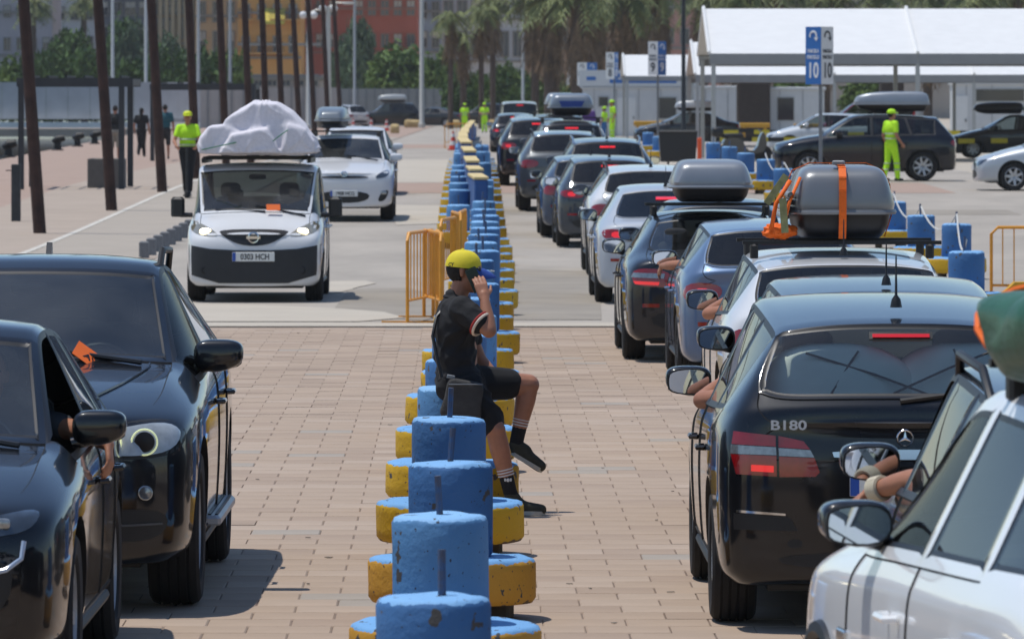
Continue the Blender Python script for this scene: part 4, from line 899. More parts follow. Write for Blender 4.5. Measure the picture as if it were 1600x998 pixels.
# tickets behind the windscreens
def ticket(loc, sx_, sz, rot, label, txt=None, parent=None):
    o = G().box((0, 0, 0), (sx_, .003, sz)).build('ticket', M_ORANGE); o.location = loc; o.rotation_euler = rot; tag(o, label, 'ticket', 'orange boarding tickets')
    if txt: text('ticket_text', txt, sz*.42, M_BLACK, o, (0.01, -.003, -sz*.1), (R(90), 0, 0), .0005)
ticket(at(143, 560, 32.33), .20, .15, (R(-62), R(36), R(6)), 'orange paper ticket tucked under the wiper of the black off-roader', 'AW')
ticket(at(427, 324, 79.2), .17, .09, (R(-35), 0, R(5)), 'orange paper ticket behind the windscreen of the loaded white van')
ticket(at(560, 258, YM+1.55), .17, .08, (R(-35), 0, 0), 'orange paper ticket on the dashboard of the white off-roader with roof box')
# ------------------------------------------------------------------ painted concrete blocks of the divider
def two_tone(name, side, top, zsplit):
    """paint: the top colour runs unevenly over the edge; chips bare the concrete; rust streaks"""
    m = bpy.data.materials.new(name); m.use_nodes = True; t = m.node_tree; b = t.nodes['Principled BSDF']; b.inputs['Roughness'].default_value = .75
    tc = t.nodes.new('ShaderNodeTexCoord'); oi = t.nodes.new('ShaderNodeObjectInfo'); off = t.nodes.new('ShaderNodeVectorMath'); off.operation = 'ADD'
    sc_ = t.nodes.new('ShaderNodeVectorMath'); sc_.operation = 'SCALE'; sc_.inputs['Scale'].default_value = 37; cb = t.nodes.new('ShaderNodeCombineXYZ')
    t.links.new(oi.outputs['Random'], cb.inputs[0]); t.links.new(oi.outputs['Random'], cb.inputs[1]); t.links.new(cb.outputs[0], sc_.inputs[0])
    t.links.new(tc.outputs['Object'], off.inputs[0]); t.links.new(sc_.outputs[0], off.inputs[1])
    def nz(scale, det=5):
        n = t.nodes.new('ShaderNodeTexNoise'); n.inputs['Scale'].default_value = scale; n.inputs['Detail'].default_value = det; t.links.new(off.outputs[0], n.inputs[0]); return n.outputs[0]
    def mth(op, a, b_=None, c_=None):
        n = t.nodes.new('ShaderNodeMath'); n.operation = op
        for i, q in enumerate((a, b_, c_)):
            if q is None: continue
            if isinstance(q, (int, float)): n.inputs[i].default_value = q
            else: t.links.new(q, n.inputs[i])
        return n.outputs[0]
    def mixc(f, a, b_):
        n = t.nodes.new('ShaderNodeMixRGB'); 
        for i, q in enumerate((f, a, b_)):
            if isinstance(q, tuple): n.inputs[i].default_value = q
            elif isinstance(q, (int, float)): n.inputs[i].default_value = q
            else: t.links.new(q, n.inputs[i])
        return n.outputs[0]
    sx = t.nodes.new('ShaderNodeSeparateXYZ'); t.links.new(tc.outputs['Object'], sx.inputs[0])
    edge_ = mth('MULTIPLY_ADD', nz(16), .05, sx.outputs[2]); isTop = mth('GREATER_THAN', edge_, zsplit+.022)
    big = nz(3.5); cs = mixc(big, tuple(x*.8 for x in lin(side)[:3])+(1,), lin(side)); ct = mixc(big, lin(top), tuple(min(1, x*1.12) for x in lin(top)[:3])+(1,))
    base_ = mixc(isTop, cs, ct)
    chip = mth('GREATER_THAN', nz(11, 8), .655); base_ = mixc(chip, base_, lin('#4d4a47'))
    sp = mth('GREATER_THAN', nz(45, 2), .70); base_ = mixc(sp, base_, lin('#2e3440'))
    low = mth('LESS_THAN', mth('MULTIPLY_ADD', nz(13), .10, sx.outputs[2]), .055); base_ = mixc(low, base_, lin('#6a5238'))
    t.links.new(base_, b.inputs['Base Color'])
    bp = t.nodes.new('ShaderNodeBump'); bp.inputs['Strength'].default_value = .5; bp.inputs['Distance'].default_value = .012; t.links.new(nz(28, 6), bp.inputs['Height']); t.links.new(bp.outputs[0], b.inputs['Normal'])
    return m
M_DISC = two_tone('yellow and blue painted concrete', '#d2a616', '#6fa3d2', .20)
M_DISCO = two_tone('orange yellow painted concrete', '#cf9a35', '#6fa3d2', .20)
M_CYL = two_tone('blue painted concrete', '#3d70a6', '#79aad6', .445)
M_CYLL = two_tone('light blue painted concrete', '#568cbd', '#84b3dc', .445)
M_PIPE = mat('blue painted rusty pipe', '#35618f', .6, .2, var=.1, scale=14, col2='#5a4a3c')
M_FOOT = mat('bare concrete foot', '#6b6258', .9, var=.2, scale=9)
def cyl_mesh(r, h, n=40, bev=.018, jit=.004):
    rj = random.Random(11); prof = [(r-bev*.6, 0), (r, bev*.8), (r, h*.35), (r, h*.7), (r, h-bev), (r-bev*.35, h-bev*.3), (r-bev*1.1, h), (r*.5, h+.004), (.001, h+.004)]
    q = G().lathe(prof, n)
    q.v = [(x*(1+.014*noise.noise(Vector((x*5, y*5, z*7)))), y*(1+.014*noise.noise(Vector((x*5, y*5, z*7)))), z+.012*noise.noise(Vector((x*6, y*6, 1)))*(z > h*.5)) for x, y, z in q.v]
    return q.mesh('cylinder')
ME_DISC, ME_DISC2, ME_CYL, ME_CYL2 = cyl_mesh(.405, .215, 48, .03), cyl_mesh(.405, .215, 48, .03), cyl_mesh(.203, .46, 40, .03), cyl_mesh(.203, .46, 40, .03)
ME_DISC.materials.append(M_DISC); ME_DISC2.materials.append(M_DISCO); ME_CYL.materials.append(M_CYL); ME_CYL2.materials.append(M_CYLL)
for me in (ME_DISC, ME_DISC2, ME_CYL, ME_CYL2): me.polygons.foreach_set('use_smooth', [True]*len(me.polygons)); me.set_sharp_from_angle(angle=R(50))
ME_FOOT = G().bbox((0, 0, .05), (.1, .1, .1), .01).mesh('foot'); ME_FOOT.materials.append(M_FOOT)
ME_PIPE = G().tube([(0, 0, -.05), (.0, 0, .16)], .015, 8).mesh('pipe'); ME_PIPE.materials.append(M_PIPE)
rb = random.Random(21)
def block(X, Y, label, grp, pipe=True, light=None, orange=False, s=1.0):
    root = empty('divider_block', (X, Y, g(Y)), rb.uniform(0, 6.28), label, 'concrete block', grp); root.scale = (s, s, s)
    def ch(nm, me, loc, par=root):
        o = bpy.data.objects.new(nm, me); o.location = loc; return link(o, par)
    for k in range(3):
        a = k*2.1+.4; ch('foot', ME_FOOT, (.24*math.cos(a), .24*math.sin(a), 0))
    d_ = ch('base_disc', ME_DISC2 if orange else ME_DISC, (0, 0, .085)); d_.rotation_euler = (rb.uniform(-.02, .02), rb.uniform(-.02, .02), rb.uniform(0, 6))
    lt = (rb.random() < .4) if light is None else light
    if s < 1 and not pipe and rb.random() < .6: return root
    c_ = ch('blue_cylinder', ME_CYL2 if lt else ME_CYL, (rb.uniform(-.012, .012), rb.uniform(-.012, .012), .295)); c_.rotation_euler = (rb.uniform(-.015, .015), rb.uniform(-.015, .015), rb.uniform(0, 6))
    if pipe:
        o = ch('pipe', ME_PIPE, (rb.uniform(-.03, .03), rb.uniform(-.03, .03), .76)); o.rotation_euler = (rb.uniform(-.08, .08), rb.uniform(-.08, .08), 0)
    return root
DIV = 'painted concrete blocks dividing the lanes'
ys_ = [22.5, 26.9, 30.8, 35.1, 38.9, 43.0, 47.6, 52.0, 56.4, 60.8, 65.2, 69.6, 74, 78.4, 82.8, 87.2, 91.6, 96, 100.4, 104.8, 109.2, 113.6, 118, 122.4, 126.8, 131.2, 136, 141, 146, 152, 158, 165, 172, 180, 190, 200]
px_ = [(22.5, 683), (26.9, 695), (30.8, 706), (35.1, 703), (38.9, 706), (43.0, 712), (47.6, 722), (52, 728), (56.4, 733), (65, 747), (74, 752), (88, 757), (100, 757), (113, 746), (130, 733), (150, 728), (200, 735)]
for i, Y in enumerate([q for q in ys_ if q < 104]):
    px = np.interp(Y, [q[0] for q in px_], [q[1] for q in px_])
    lab = f'{ORD[i]} blue and yellow concrete block of the central divider, counted from the camera' if i != 4 else 'blue and yellow concrete block the seated man in the yellow cap rests on'
    b_ = block((px-800)*Y/F + (rb.uniform(-.05, .05) if i > 5 else 0), Y, lab, DIV, light=(i % 3 == 1), orange=i in (1, 2), pipe=True)
# second and third rows of shorter yellow blocks beside the far divider
k = 0
for pxa, pxb, g_ in ((717, 722, 'left'), (755, 752, 'right')):
    for j in range(15):
        Y = 105 + j*5.6; pxx = pxa+(pxb-pxa)*j/14
        block((pxx-800)*Y/F, Y+(2.6 if g_ == 'right' else 0), f'{ORD[j]} painted block on the {g_} of the far cream-topped beams', 'blocks beside the far beams', pipe=j % 3 == 0, s=.95)
# long blue beams with cream tops lying on the far blocks
M_CREAM = mat('cream plank', '#d2bc86', .8, var=.12, scale=5); M_BBLUE = mat('blue beam', '#2a5590', .7, var=.15, scale=5)
bpx = [(112, 742, 752), (119, 738, 745), (126, 734, 739), (137, 729, 735), (150, 722, 729), (170, 723, 724), (195, 727, 726), (225, 733, 729), (260, 738, 734), (300, 741, 738)]
for i, (Y, a, b_) in enumerate(bpx):
    Y2 = bpx[i+1][0]-1 if i < 9 else 340; A = Vector(((b_-800)*Y/F, Y, 0)); B = Vector(((a-800)*Y2/F, Y2, 0)); c_ = (A+B)/2; ang = math.atan2(B.y-A.y, B.x-A.x); l_ = (B-A).length-.15
    root = empty('barrier_beam', (c_.x, c_.y, g(c_.y)+.30 if i < 9 else g(c_.y)), ang, f'{ORD[i]} long blue beam with a cream top along the far divider', 'barrier', 'cream-topped beams of the far divider')
    G().bbox((0, 0, .36), (l_, .24, .6), .02).build('beam', M_BBLUE, root); G().bbox((0, .0, .685), (l_+.02, .27, .05), .01).build('top_plank', M_CREAM, root)
# the blocks on the lot at right, strung with a white rope
LOTB = 'blocks strung with rope on the right lot'
rp = [(1510, 498), (1495, 436), (1439, 417), (1396, 388), (1330, 375), (1290, 355), (1225, 322), (1196, 303), (1165, 290), (1140, 276), (1115, 266), (1030, 250), (1012, 240)]
tops = []
for i, (x, y) in enumerate(rp):
    p_ = gp(x, y); block(p_.x, p_.y, f'{ORD[i]} blue block of the roped row on the right lot, from the right', LOTB, light=False, s=1.02); tops.append(p_+Vector((0, 0, .9)))
for i in range(7):
    a, b_ = tops[i], tops[i+1]; pts = [a.lerp(b_, t)+Vector((0, 0, -.28*4*t*(1-t))) for t in np.linspace(0, 1, 9)]
    o = G().tube(pts, .012, 5).build('rope', mat('white rope', '#c9c8c2', .8, var=0), None, True); tag(o, f'{ORD[i]} length of white rope between the lot blocks, from the right', 'rope', 'ropes between the lot blocks')
# ------------------------------------------------------------------ orange crowd barriers
M_OR = mat('orange painted tube', '#dc9526', .5, var=.12, scale=8)
def crowd_barrier(label, loc, rz, L_=1.1, n=9, h=1.05, feet=True, grp=None):
    root = empty('crowd_barrier', loc, rz, label, 'crowd barrier', grp); r_ = .02
    fr = [(-L_/2, 0, 0), (-L_/2, 0, h-.08), (-L_/2+.08, 0, h), (L_/2-.08, 0, h), (L_/2, 0, h-.08), (L_/2, 0, 0)]
    G().tube(fr, r_, 8).tube([(-L_/2, 0, .25), (L_/2, 0, .25)], r_*.8, 6).build('frame', M_OR, root, True)
    for i in range(n):
        x = -L_/2+(i+1)*L_/(n+1); G().tube([(x, 0, .25), (x, 0, h)], .008, 5).build('bar', M_OR, root, True)
    if feet:
        for x in (-L_/2+.06, L_/2-.06): G().box((x, 0, .012), (.04, .6, .02)).build('foot', M_OR, root)
    return root
CB = 'orange crowd barriers by the divider'
for i, (px, py, rz) in enumerate(((655, 505, 82), (675, 505, 97), (684, 506, 92), (699, 470, 85), (712, 455, 94), (722, 450, 88))):
    p_ = gp(px, py); crowd_barrier(f'{ORD[i]} orange crowd barrier from the left in the folded stack behind the seated man', p_+Vector((0, 1.0, 0)), R(rz), 1.9, 7, 1.0, i in (0, 1), CB)
p_ = gp(1620, 478); crowd_barrier('orange crowd barrier at the right edge of the lot', (p_.x, p_.y, 0), R(0), 1.1, 7, .95, True)
G().prism([(-.45, 0), (.5, 0), (.5, .30), (-.2, .30), (-.45, .05)], -.15, .15, 'Y').build('yellow_foot', mat('yellow block', '#c9991c', .7, var=.15, scale=6)).location = (p_.x-.1, p_.y-.3, 0)
tag(bpy.data.objects['yellow_foot'], 'chamfered yellow concrete foot under the orange barrier at the right edge', 'concrete block')
p_ = gp(716, 232); crowd_barrier('small orange crowd barrier far off left of the cream beams', p_, R(4), 1.1, 6, 1.0, True)
for i, (a, b_, y) in enumerate(((990, 1036, 193), (1155, 1203, 196), (1240, 1290, 197))):
    d_ = 300; o = G().bbox((0, 0, 0), ((b_-a)*d_/F, .25, .22), .03).box((-.5, 0, -.4), (.12, .2, .6)).box((.5, 0, -.4), (.12, .2, .6)).build('yellow_beam', mat('yellow beam', '#c8952a', .7, var=.1)); o.location = at((a+b_)/2, y, d_); tag(o, f'{ORD[i]} yellow beam barrier from the left on the far lot', 'barrier', 'yellow beams on the lot')
# ------------------------------------------------------------------ left side: poles, pergolas, posts
M_RUST = mat('rusty dark steel', '#33231f', .85, var=.35, scale=3, col2='#4a332b')
for i, (px, py, tx) in enumerate(((63, 367, 37), (175, 331, 153), (254, 302, 236), (307, 281, 295), (354, 268, 343), (392, 258, 382), (418, 250, 409), (443, 243, 433), (470, 236, 457), (493, 231, 481), (514, 227, 504), (534, 223, 521))):
    d_ = 8.0/((800-px)/F) if i > 3 else dist(py); b_ = Vector(((px-800)*d_/F, d_, g(d_))); n_ = 9.5; sl = (tx-px)/max(py, 1.0)
    o = G().tube([(0, 0, -.1), (sl*n_*.5, 0, n_*.5), (sl*n_, 0, n_)], [.115, .10, .085], 10).build('leaning_pole', M_RUST, None, True); o.location = b_
    tag(o, f'{ORD[i]} tall rusty leaning pole along the cycle path, from the left', 'pole', 'leaning rusty poles')
M_DK = mat('dark grey steel', '#3b3d40', .6, .3, var=.15)
def pergola(label, x0, x1, xs, py, top, d_):
    z0 = g(d_); root = empty('pergola', ((x0-800)*d_/F, d_, z0), 0, label, 'pergola', 'steel pergola frames'); zt = H0-(top-YH)*d_/F-z0; w_ = (x1-x0)*d_/F
    for yy in (0, 3.0): G().box((w_/2, yy, zt-.1), (w_, .12, .2)).build('top_beam', M_DK, root)
    for xx in (.06, w_-.06): G().box((xx, 1.5, zt-.1), (.12, 2.85, .16)).build('cross_beam', M_DK, root)
    for k in range(6): G().box((w_*(k+.7)/6.4, 1.5, zt+.03), (.05, 2.9, .05)).build('slat', M_DK, root)
    for x in xs:
        xx = (x-x0)*d_/F
        for yy in (0, 3.0): G().box((xx+(.0 if yy == 0 else .02), yy, (zt-.2)/2), (.13, .13, zt-.2)).build('post', M_DK, root)
pergola('dark steel pergola frame by the water behind the nearest leaning poles', 26, 208, (33, 190), 295, 122, 146)
pergola('farther dark steel pergola frame beyond the scooter rider', 234, 400, (238, 396), 262, 131, 205)
o = G().bbox((0, 0, .35), (.85, .8, .7), .02).build('stone_seat', mat('grey stone seat', '#66625d', .9, var=.1)); o.location = gp(167, 295); tag(o, 'grey stone block seat under the nearer pergola', 'seat')
o = G().bbox((0, 0, .55), (.17, .17, 1.1), .015).build('marker_post', mat('dark weathered post', '#3a3d3e', .8, var=.3, scale=8)); o.location = gp(25, 348); tag(o, 'short dark square post at the left edge of the promenade', 'post')
G().box((-.12, 0, .98), (.14, .02, .02)).build('hook', M_FOOT, o)
for i in range(8):
    Y = 99.5+i*1.9; o = G().bbox((0, 0, .13), (.15, .22, .28), .02).build('kerb_post', mat('grey kerb post', '#77787a', .8, var=.15, scale=6)); o.location = (-5.72+.004*i, Y, g(Y)); tag(o, f'{ORD[i]} low grey kerb post beside the cycle path, from the camera', 'kerb post', 'low grey kerb posts')
M_IRON = mat('black iron', '#121315', .5, .5, var=.15)
for i, (px, py) in enumerate(((13, 247), (90, 236), (121, 230), (148, 226))):
    d_ = dist(py); o = empty('mooring_bollard', ((px-800)*d_/F, d_, g(d_)), 0, f'{ORD[i]} black iron mooring bollard on the quay edge, from the left', 'bollard', 'mooring bollards')
    G().lathe([(.24, 0), (.24, .05), (.15, .10), (.13, .34), (.2, .42)], 16).build('base', M_IRON, o, True); G().tube([(-.14, 0, .30), (.02, 0, .46), (.28, 0, .52)], [.15, .17, .12], 10).build('horn', M_IRON, o, True)
# ------------------------------------------------------------------ signs, bin, motorbike, cones
M_SBLUE = mat('sign blue', '#2a6cb4', .45, var=.05); M_SWHITE = mat('sign white', '#cfd2d2', .45, var=.04); M_SDARK = mat('sign lettering dark', '#33383f', .5, var=0); M_SWL = mat('sign lettering white', '#e6e8e8', .5, var=0)
def arrow(parent, loc, s, m):
    q = G(); pts = [(s*.5*math.cos(a), s*.5*math.sin(a)) for a in np.linspace(R(200), R(-20), 16)]
    q.tube([(a, 0, b_) for a, b_ in pts], s*.12, 6); e = pts[-1]; q.add([(e[0]-s*.35, -.01, e[1]), (e[0]+s*.35, -.01, e[1]), (e[0], -.01, e[1]-s*.45), (e[0]-s*.35, .01, e[1]), (e[0]+s*.35, .01, e[1]), (e[0], .01, e[1]-s*.45)], [(0, 1, 2), (5, 4, 3), (0, 3, 4, 1), (1, 4, 5, 2), (2, 5, 3, 0)])
    o = q.build('arrow', m, parent); o.location = loc; o.scale.y = .3; return o
def lot_sign(label, px0, px1, pxm, y0, y1, base_y, num, d_, white_first=False, words=True):
    """two faces of a three-sided sign on a pole: blue and white"""
    w1, w2 = (pxm-px0)*d_/F, (px1-pxm)*d_/F; hgt = (y1-y0)*d_/F; z0 = H0-(y1-YH)*d_/F; xm = (pxm-800)*d_/F
    root = empty('parking_sign', (xm, d_, g(d_)), 0, label, 'sign', 'numbered parking signs'); zb_ = z0-g(d_)
    G().tube([(0, .25, 0), (0, .25, zb_+hgt*.9)], .045, 10).build('pole', M_STEEL, root, True)
    G().prism([(-w1, .35), (0, 0), (w2, .35)], zb_, zb_+hgt, 'Z').build('sign_core', M_STEEL, root)
    for sg, w_, first in ((-1, w1, True), (1, w2, False)):
        blue = first != white_first; a = math.atan2(.35, w_); ln = math.hypot(.35, w_)
        f = G().box((0, 0, 0), (ln, .012, hgt)).build('face', M_SBLUE if blue else M_SWHITE, root); f.location = (sg*w_/2, .175-.008, zb_+hgt/2); f.rotation_euler = (0, 0, sg*a)
        lm = M_SWL if blue else M_SDARK
        text('number', num, hgt*.37, lm, f, (0, -.01, -hgt*.27), (R(90), 0, 0), .003, sx=min(1, ln/(hgt*.25*len(num))))
        if words:
            for k, t in enumerate(('PARCELA', 'PARCELLE')): text('lettering', t, hgt*.088, lm, f, (0, -.01, hgt*(.075-.105*k)), (R(90), 0, 0), .003, sx=.9*ln/(hgt*.45))
        arrow(f, (0, -.012, hgt*.34), hgt*.15, lm)
lot_sign('blue and white three-sided parking sign numbered 10 on a tall pole', 1260, 1303, 1283, 42, 132, 270, '10', 150)
lot_sign('white and blue parking sign numbered 9 beside the tent', 1013, 1041, 1028, 65, 118, 210, '9', 270, True)
lot_sign('white and blue parking sign numbered 7 before the palms', 902, 933, 917, 98, 134, 205, '7', 390, True)
lot_sign('white parking sign numbered 8 left of the white cabin', 947, 966, 960, 82, 124, 200, '8', 330, True)
lot_sign('small white parking sign farthest left before the palms', 885, 901, 899, 104, 133, 203, '6', 430, True, False)
o = empty('waste_bin', gp(1059, 258), 0, 'black plastic waste bin behind the queue', 'bin')
s_ = dist(258)/F
G().prism([(-27*s_, .1), (27*s_, .1), (30*s_, 50*s_), (-30*s_, 50*s_)], -.5, .5, 'Y').build('body', M_BLACK, o); G().bbox((0, 0, 51*s_+.02), (61*s_, 1.06, .08), .03).build('lid', M_BLACK, o)
for x in (-.3, .3): G().lathe([(.08, -.03), (.08, .03)], 14, c=(x, -.4, .08), axis='X').build('wheel', M_RUB, o)
o = G().bbox((0, 0, .42), (.13, .13, .84), .02).lathe([(.14, 0), (.14, .04), (.08, .06)], 14).build('orange_post', mat('orange plastic', '#e2521c', .5, var=.05)); o.location = gp(1093, 259); tag(o, 'orange plastic post beside the black waste bin', 'post')
pm = gp(1163, 256); mb = empty('motorbike', pm, R(8), 'dark scooter parked beside the tent legs', 'motorbike')
for x in (-.6, .6):
    w_ = G().lathe([(.17, -.04), (.27, -.055), (.29, 0), (.27, .055), (.17, .04)], 24, c=(0, 0, 0), axis='Y').build('wheel', M_RUB, mb, True); w_.location = (x, 0, .29)
    G().lathe([(.001, .02), (.17, .02), (.17, -.02), (.001, -.02)], 16, axis='Y').build('hub', M_RIM, w_)
G().prism(chaikin([(-.75, .55), (-.6, .82), (-.1, .80), (.05, .42), (.35, .40), (.5, .95), (.62, .98), (.70, .55), (.5, .30), (-.35, .27)], 1), -.16, .16, 'Y').build('fairing', mat('scooter paint', '#1c2026', .3, var=.1, coat=1), mb)
G().sell((-.38, 0, .86), (.75, .3, .16), .7, .6, 18, 10).build('seat', M_BLACK, mb, True); G().tube([(.5, -.34, 1.06), (.52, 0, 1.0), (.5, .34, 1.06)], .02, 8).build('handlebar', M_BLACK, mb, True)
G().sell((-.85, 0, .98), (.38, .4, .32), .6, .6, 18, 10).build('top_case', M_BLACK, mb, True); G().sell((-.78, 0, .66), (.06, .2, .08), .7, .7, 10, 6).build('tail_light', M_RED, mb, True)
M_CONE, M_CONEW = mat('cone red', '#c8371f', .6, var=.1), mat('cone white', '#d8d8d4', .6, var=.05)
for i, (px, py) in enumerate(((552, 203), (557, 194), (580, 203), (604, 205), (618, 193), (625, 195), (708, 235))):
    p_ = gp(px, py); o = empty('traffic_cone', p_, 0, f'{ORD[i]} red and white traffic cone from the left by the far fence' if i < 6 else 'red and white traffic cone beside the far orange barrier', 'traffic cone', 'traffic cones'); hh = .75
    G().box((0, 0, .025), (.42, .42, .05)).lathe([(.17, .05), (.135, .2)], 16).build('base', M_CONE, o); G().lathe([(.135, .2), (.105, .36)], 16).build('lower_band', M_CONEW, o); G().lathe([(.105, .36), (.075, .52)], 16).build('middle', M_CONE, o); G().lathe([(.075, .52), (.05, .65)], 16).build('upper_band', M_CONEW, o); G().lathe([(.05, .65), (.03, hh)], 16).build('tip', M_CONE, o)
p_ = gp(611, 196); o = empty('warning_sign', p_, 0, 'red bordered triangular warning sign by the far fence', 'sign')
G().tube([(0, .05, 0), (0, .05, 2.3)], .035, 8).build('pole', M_STEEL, o); tri = [(-.62, 1.75), (.62, 1.75), (0, 2.82)]
G().prism(tri, -.02, .02, 'Y').build('border', mat('sign red', '#c0282a', .5, var=0), o); G().prism([(-.40, 1.87), (.40, 1.87), (0, 2.56)], -.03, -.021, 'Y').build('face', M_SWL, o); G().box((0, -.034, 2.08), (.16, .006, .26)).build('pictogram', M_SDARK, o)
M_STONE = mat('pale sandy block', '#b39b6c', .9, var=.15, scale=3)
for i, (px, py, w_) in enumerate(((646, 200, 29), (617, 209, 14), (709, 200, 22), (772, 200, 20))):
    d_ = dist(py); wm = w_*d_/F; o = G().sell((0, 0, .25), (wm, 1.2, .62), .45, .45, 24, 12, fn=lambda q: (q[0], q[1], q[2]*(1+.25*noise.noise(Vector(q)*2)))).build('rubble_block', M_STONE, None, True); o.location = ((px-800)*d_/F, d_, g(d_)); tag(o, f'{ORD[i]} pale sandy stone block from the left across the far road end', 'stone block', 'stone blocks closing the road')
# purple bale near the workers, striped tape on the lot
p_ = gp(930, 212); o = G().bbox((0, 0, .95), (.62, .5, 1.0), .05).box((0, 0, .22), (.55, .4, .44)).build('purple_case', mat('purple fabric', '#57307f', .7, var=.15)); o.location = at(927, 214, 300)-Vector((0, 0, 0)); o.location.z = g(300); o.rotation_euler = (0, R(-9), 0); tag(o, 'tall purple case standing beside the hi-vis workers', 'case')
def tape(px0, px1, py, d_, label):
    root = empty('striped_tape', at(px0, py, d_), 0, label, 'barrier tape', 'yellow and black tape on the lot'); L_ = (px1-px0)*d_/F; n_ = int(L_/.55)
    for k in range(n_):
        t = (k+.5)/n_; sag = -.10*math.sin(math.pi*((t*3) % 1)); G().box((L_*t, 0, sag), (L_/n_, .012, .16)).build('stripe', (mat('tape yellow', '#c9b628', .5, var=.1) if k % 2 else M_BLACK), root)
tape(1105, 1300, 203, 240, 'upper run of yellow and black tape left of the number ten sign'); tape(1300, 1600, 206, 230, 'yellow and black tape before the dark saloon at the right edge'); tape(1100, 1250, 215, 225, 'lower run of yellow and black tape by the tent legs'); tape(1420, 1600, 216, 215, 'lower yellow and black tape at the right edge')
# ------------------------------------------------------------------ people
def fingers(wrist, tip_dir, palm_n, thumb_side, curl=.5, s=1.0, spread=.0):
    """palm and five separate bent fingers; tip_dir: wrist to knuckles, palm_n: out of the palm"""
    W_, d_, n_ = Vector(wrist), Vector(tip_dir).normalized(), Vector(palm_n).normalized(); n_ = (n_-d_*n_.dot(d_)).normalized(); sd_ = d_.cross(n_).normalized()*thumb_side; out = []
    for u in (-.03, -.01, .01, .028): out.append((W_+sd_*u*.6*s, .017*s, W_+d_*.085*s+sd_*u*s, .0135*s))
    for u, ln in ((.032, .068), (.011, .078), (-.011, .072), (-.031, .056)):
        k0 = W_+d_*.088*s+sd_*u*s; a1 = curl*.9; d1 = (d_*math.cos(a1)+n_*math.sin(a1)+sd_*u*spread*8); d2 = (d_*math.cos(a1*2.1)+n_*math.sin(a1*2.1)+sd_*u*spread*8)
        k1 = k0+d1*ln*.52*s; k2 = k1+d2*ln*.5*s; out += [(k0, .0098*s, k1, .0088*s), (k1, .0088*s, k2, .0072*s)]
    t0 = W_+sd_*.026*s+d_*.02*s; t1 = t0+(sd_*.8+d_*.75+n_*.35).normalized()*.042*s; t2 = t1+(d_*.9+sd_*.25+n_*.5*curl).normalized()*.032*s; out += [(t0, .0135*s, t1, .0115*s), (t1, .0115*s, t2, .0085*s)]
    return out
def head_caps(c, fwd, up=(0, 0, 1), s=1.0):
    c, f_, u_ = Vector(c), Vector(fwd).normalized(), Vector(up); sd_ = u_.cross(f_).normalized(); u_ = f_.cross(sd_); rot = Matrix((f_, sd_, u_)).transposed()
    o = [('e', c+u_*.025*s, (.195*s, .152*s, .19*s), rot), ('e', c+f_*.03*s-u_*.045*s, (.135*s, .125*s, .15*s), rot), (c+f_*.055*s-u_*.095*s, .03*s, c+f_*.07*s-u_*.088*s, .026*s),
         (c+f_*.092*s+u_*.012*s, .012*s, c+f_*.112*s-u_*.025*s, .0145*s), (c+f_*.088*s-u_*.052*s, .016*s, c+f_*.094*s-u_*.06*s, .014*s), (c+f_*.083*s+u_*.028*s-sd_*.035*s, .012*s, c+f_*.083*s+u_*.028*s+sd_*.035*s, .012*s)]
    for k in (-1, 1): o.append((c+sd_*k*.076*s-f_*.012*s+u_*.012*s, .017*s, c+sd_*k*.078*s-f_*.008*s-u_*.022*s, .012*s))
    return o
def face_bits(root, c, fwd, s=1.0):
    c, f_ = Vector(c), Vector(fwd).normalized(); sd_ = Vector((0, 0, 1)).cross(f_).normalized()
    q = G()
    for k in (-1, 1): q.sell(c+f_*.084*s+sd_*k*.031*s+Vector((0, 0, .008*s)), (.016, .024, .014), 1, 1, 10, 6)
    q.build('eyes', M_BLACK, root, True)
    q = G()
    for k in (-1, 1): q.tube([c+f_*.092*s+sd_*k*.05*s+Vector((0, 0, .026*s)), c+f_*.1*s+sd_*k*.015*s+Vector((0, 0, .03*s))], .006*s, 5)
    q.build('eyebrows', M_HAIR, root, True)
M_HAIR = mat('dark hair', '#191412', .8, var=.3, scale=40, bump=.4, bscale=90)
# --- the seated man on the phone ------------------------------------------------
YB = 38.62
HERO = empty('person', (at(712, 607, YB).x, YB, 0), 0, 'man in yellow cap and black clothes sitting on a block, phone at his ear', 'person'); HO = HERO.location.copy()
def hp(px, py, Y=YB): return at(px, py, Y)-HO
NR, FRr = YB-.19, YB+.18                         # near (right) and far (left) side
pel, chest, neck = hp(715, 588), hp(714, 505), hp(716, 464)
shR, shL = hp(722, 482, NR), hp(716, 480, FRr)
elR, wrR = hp(764, 516, NR-.09), hp(757, 466, NR-.02)
elL, wrL = hp(748, 560, FRr+.06), hp(775, 588, FRr-.02)
hipR, knR, anR = hp(726, 604, NR+.09), hp(774, 672, NR+.02), hp(797, 768, NR+.03)
hipL, knL, anL = hp(730, 598, FRr-.08), hp(826, 601, FRr+.02), hp(807, 690, FRr+.02)
hc = hp(727, 424, YB-.01); hf = Vector((.93, -.12, -.10))
handR = fingers(wrR, hp(748, 432, NR+.03)-wrR, Vector((-.35, 1, .1)), -1, .35, 1.02, .2)
skin = head_caps(hc, hf) + [(neck-Vector((.01, 0, .03)), .062, hc+Vector((-.02, 0, -.06)), .056), (chest, .12, pel, .12), (shR, .06, elR, .046), (elR, .047, elR.lerp(wrR, .35), .045), (elR.lerp(wrR, .35), .045, wrR, .028), (wrR, .027, wrR+(hp(748, 432, NR+.03)-wrR)*.2, .026),
        (shL, .06, elL, .045), (elL, .044, wrL, .028), (hipR, .09, knR, .064), (knR, .060, knR.lerp(anR, .3), .062), (knR.lerp(anR, .3), .062, anR, .036), (hipL, .09, knL, .066), (knL, .062, knL.lerp(anL, .3), .062), (knL.lerp(anL, .3), .062, anL, .036)] + handR + fingers(wrL, (1, 0, -.3), (0, 0, -1), 1, .5)
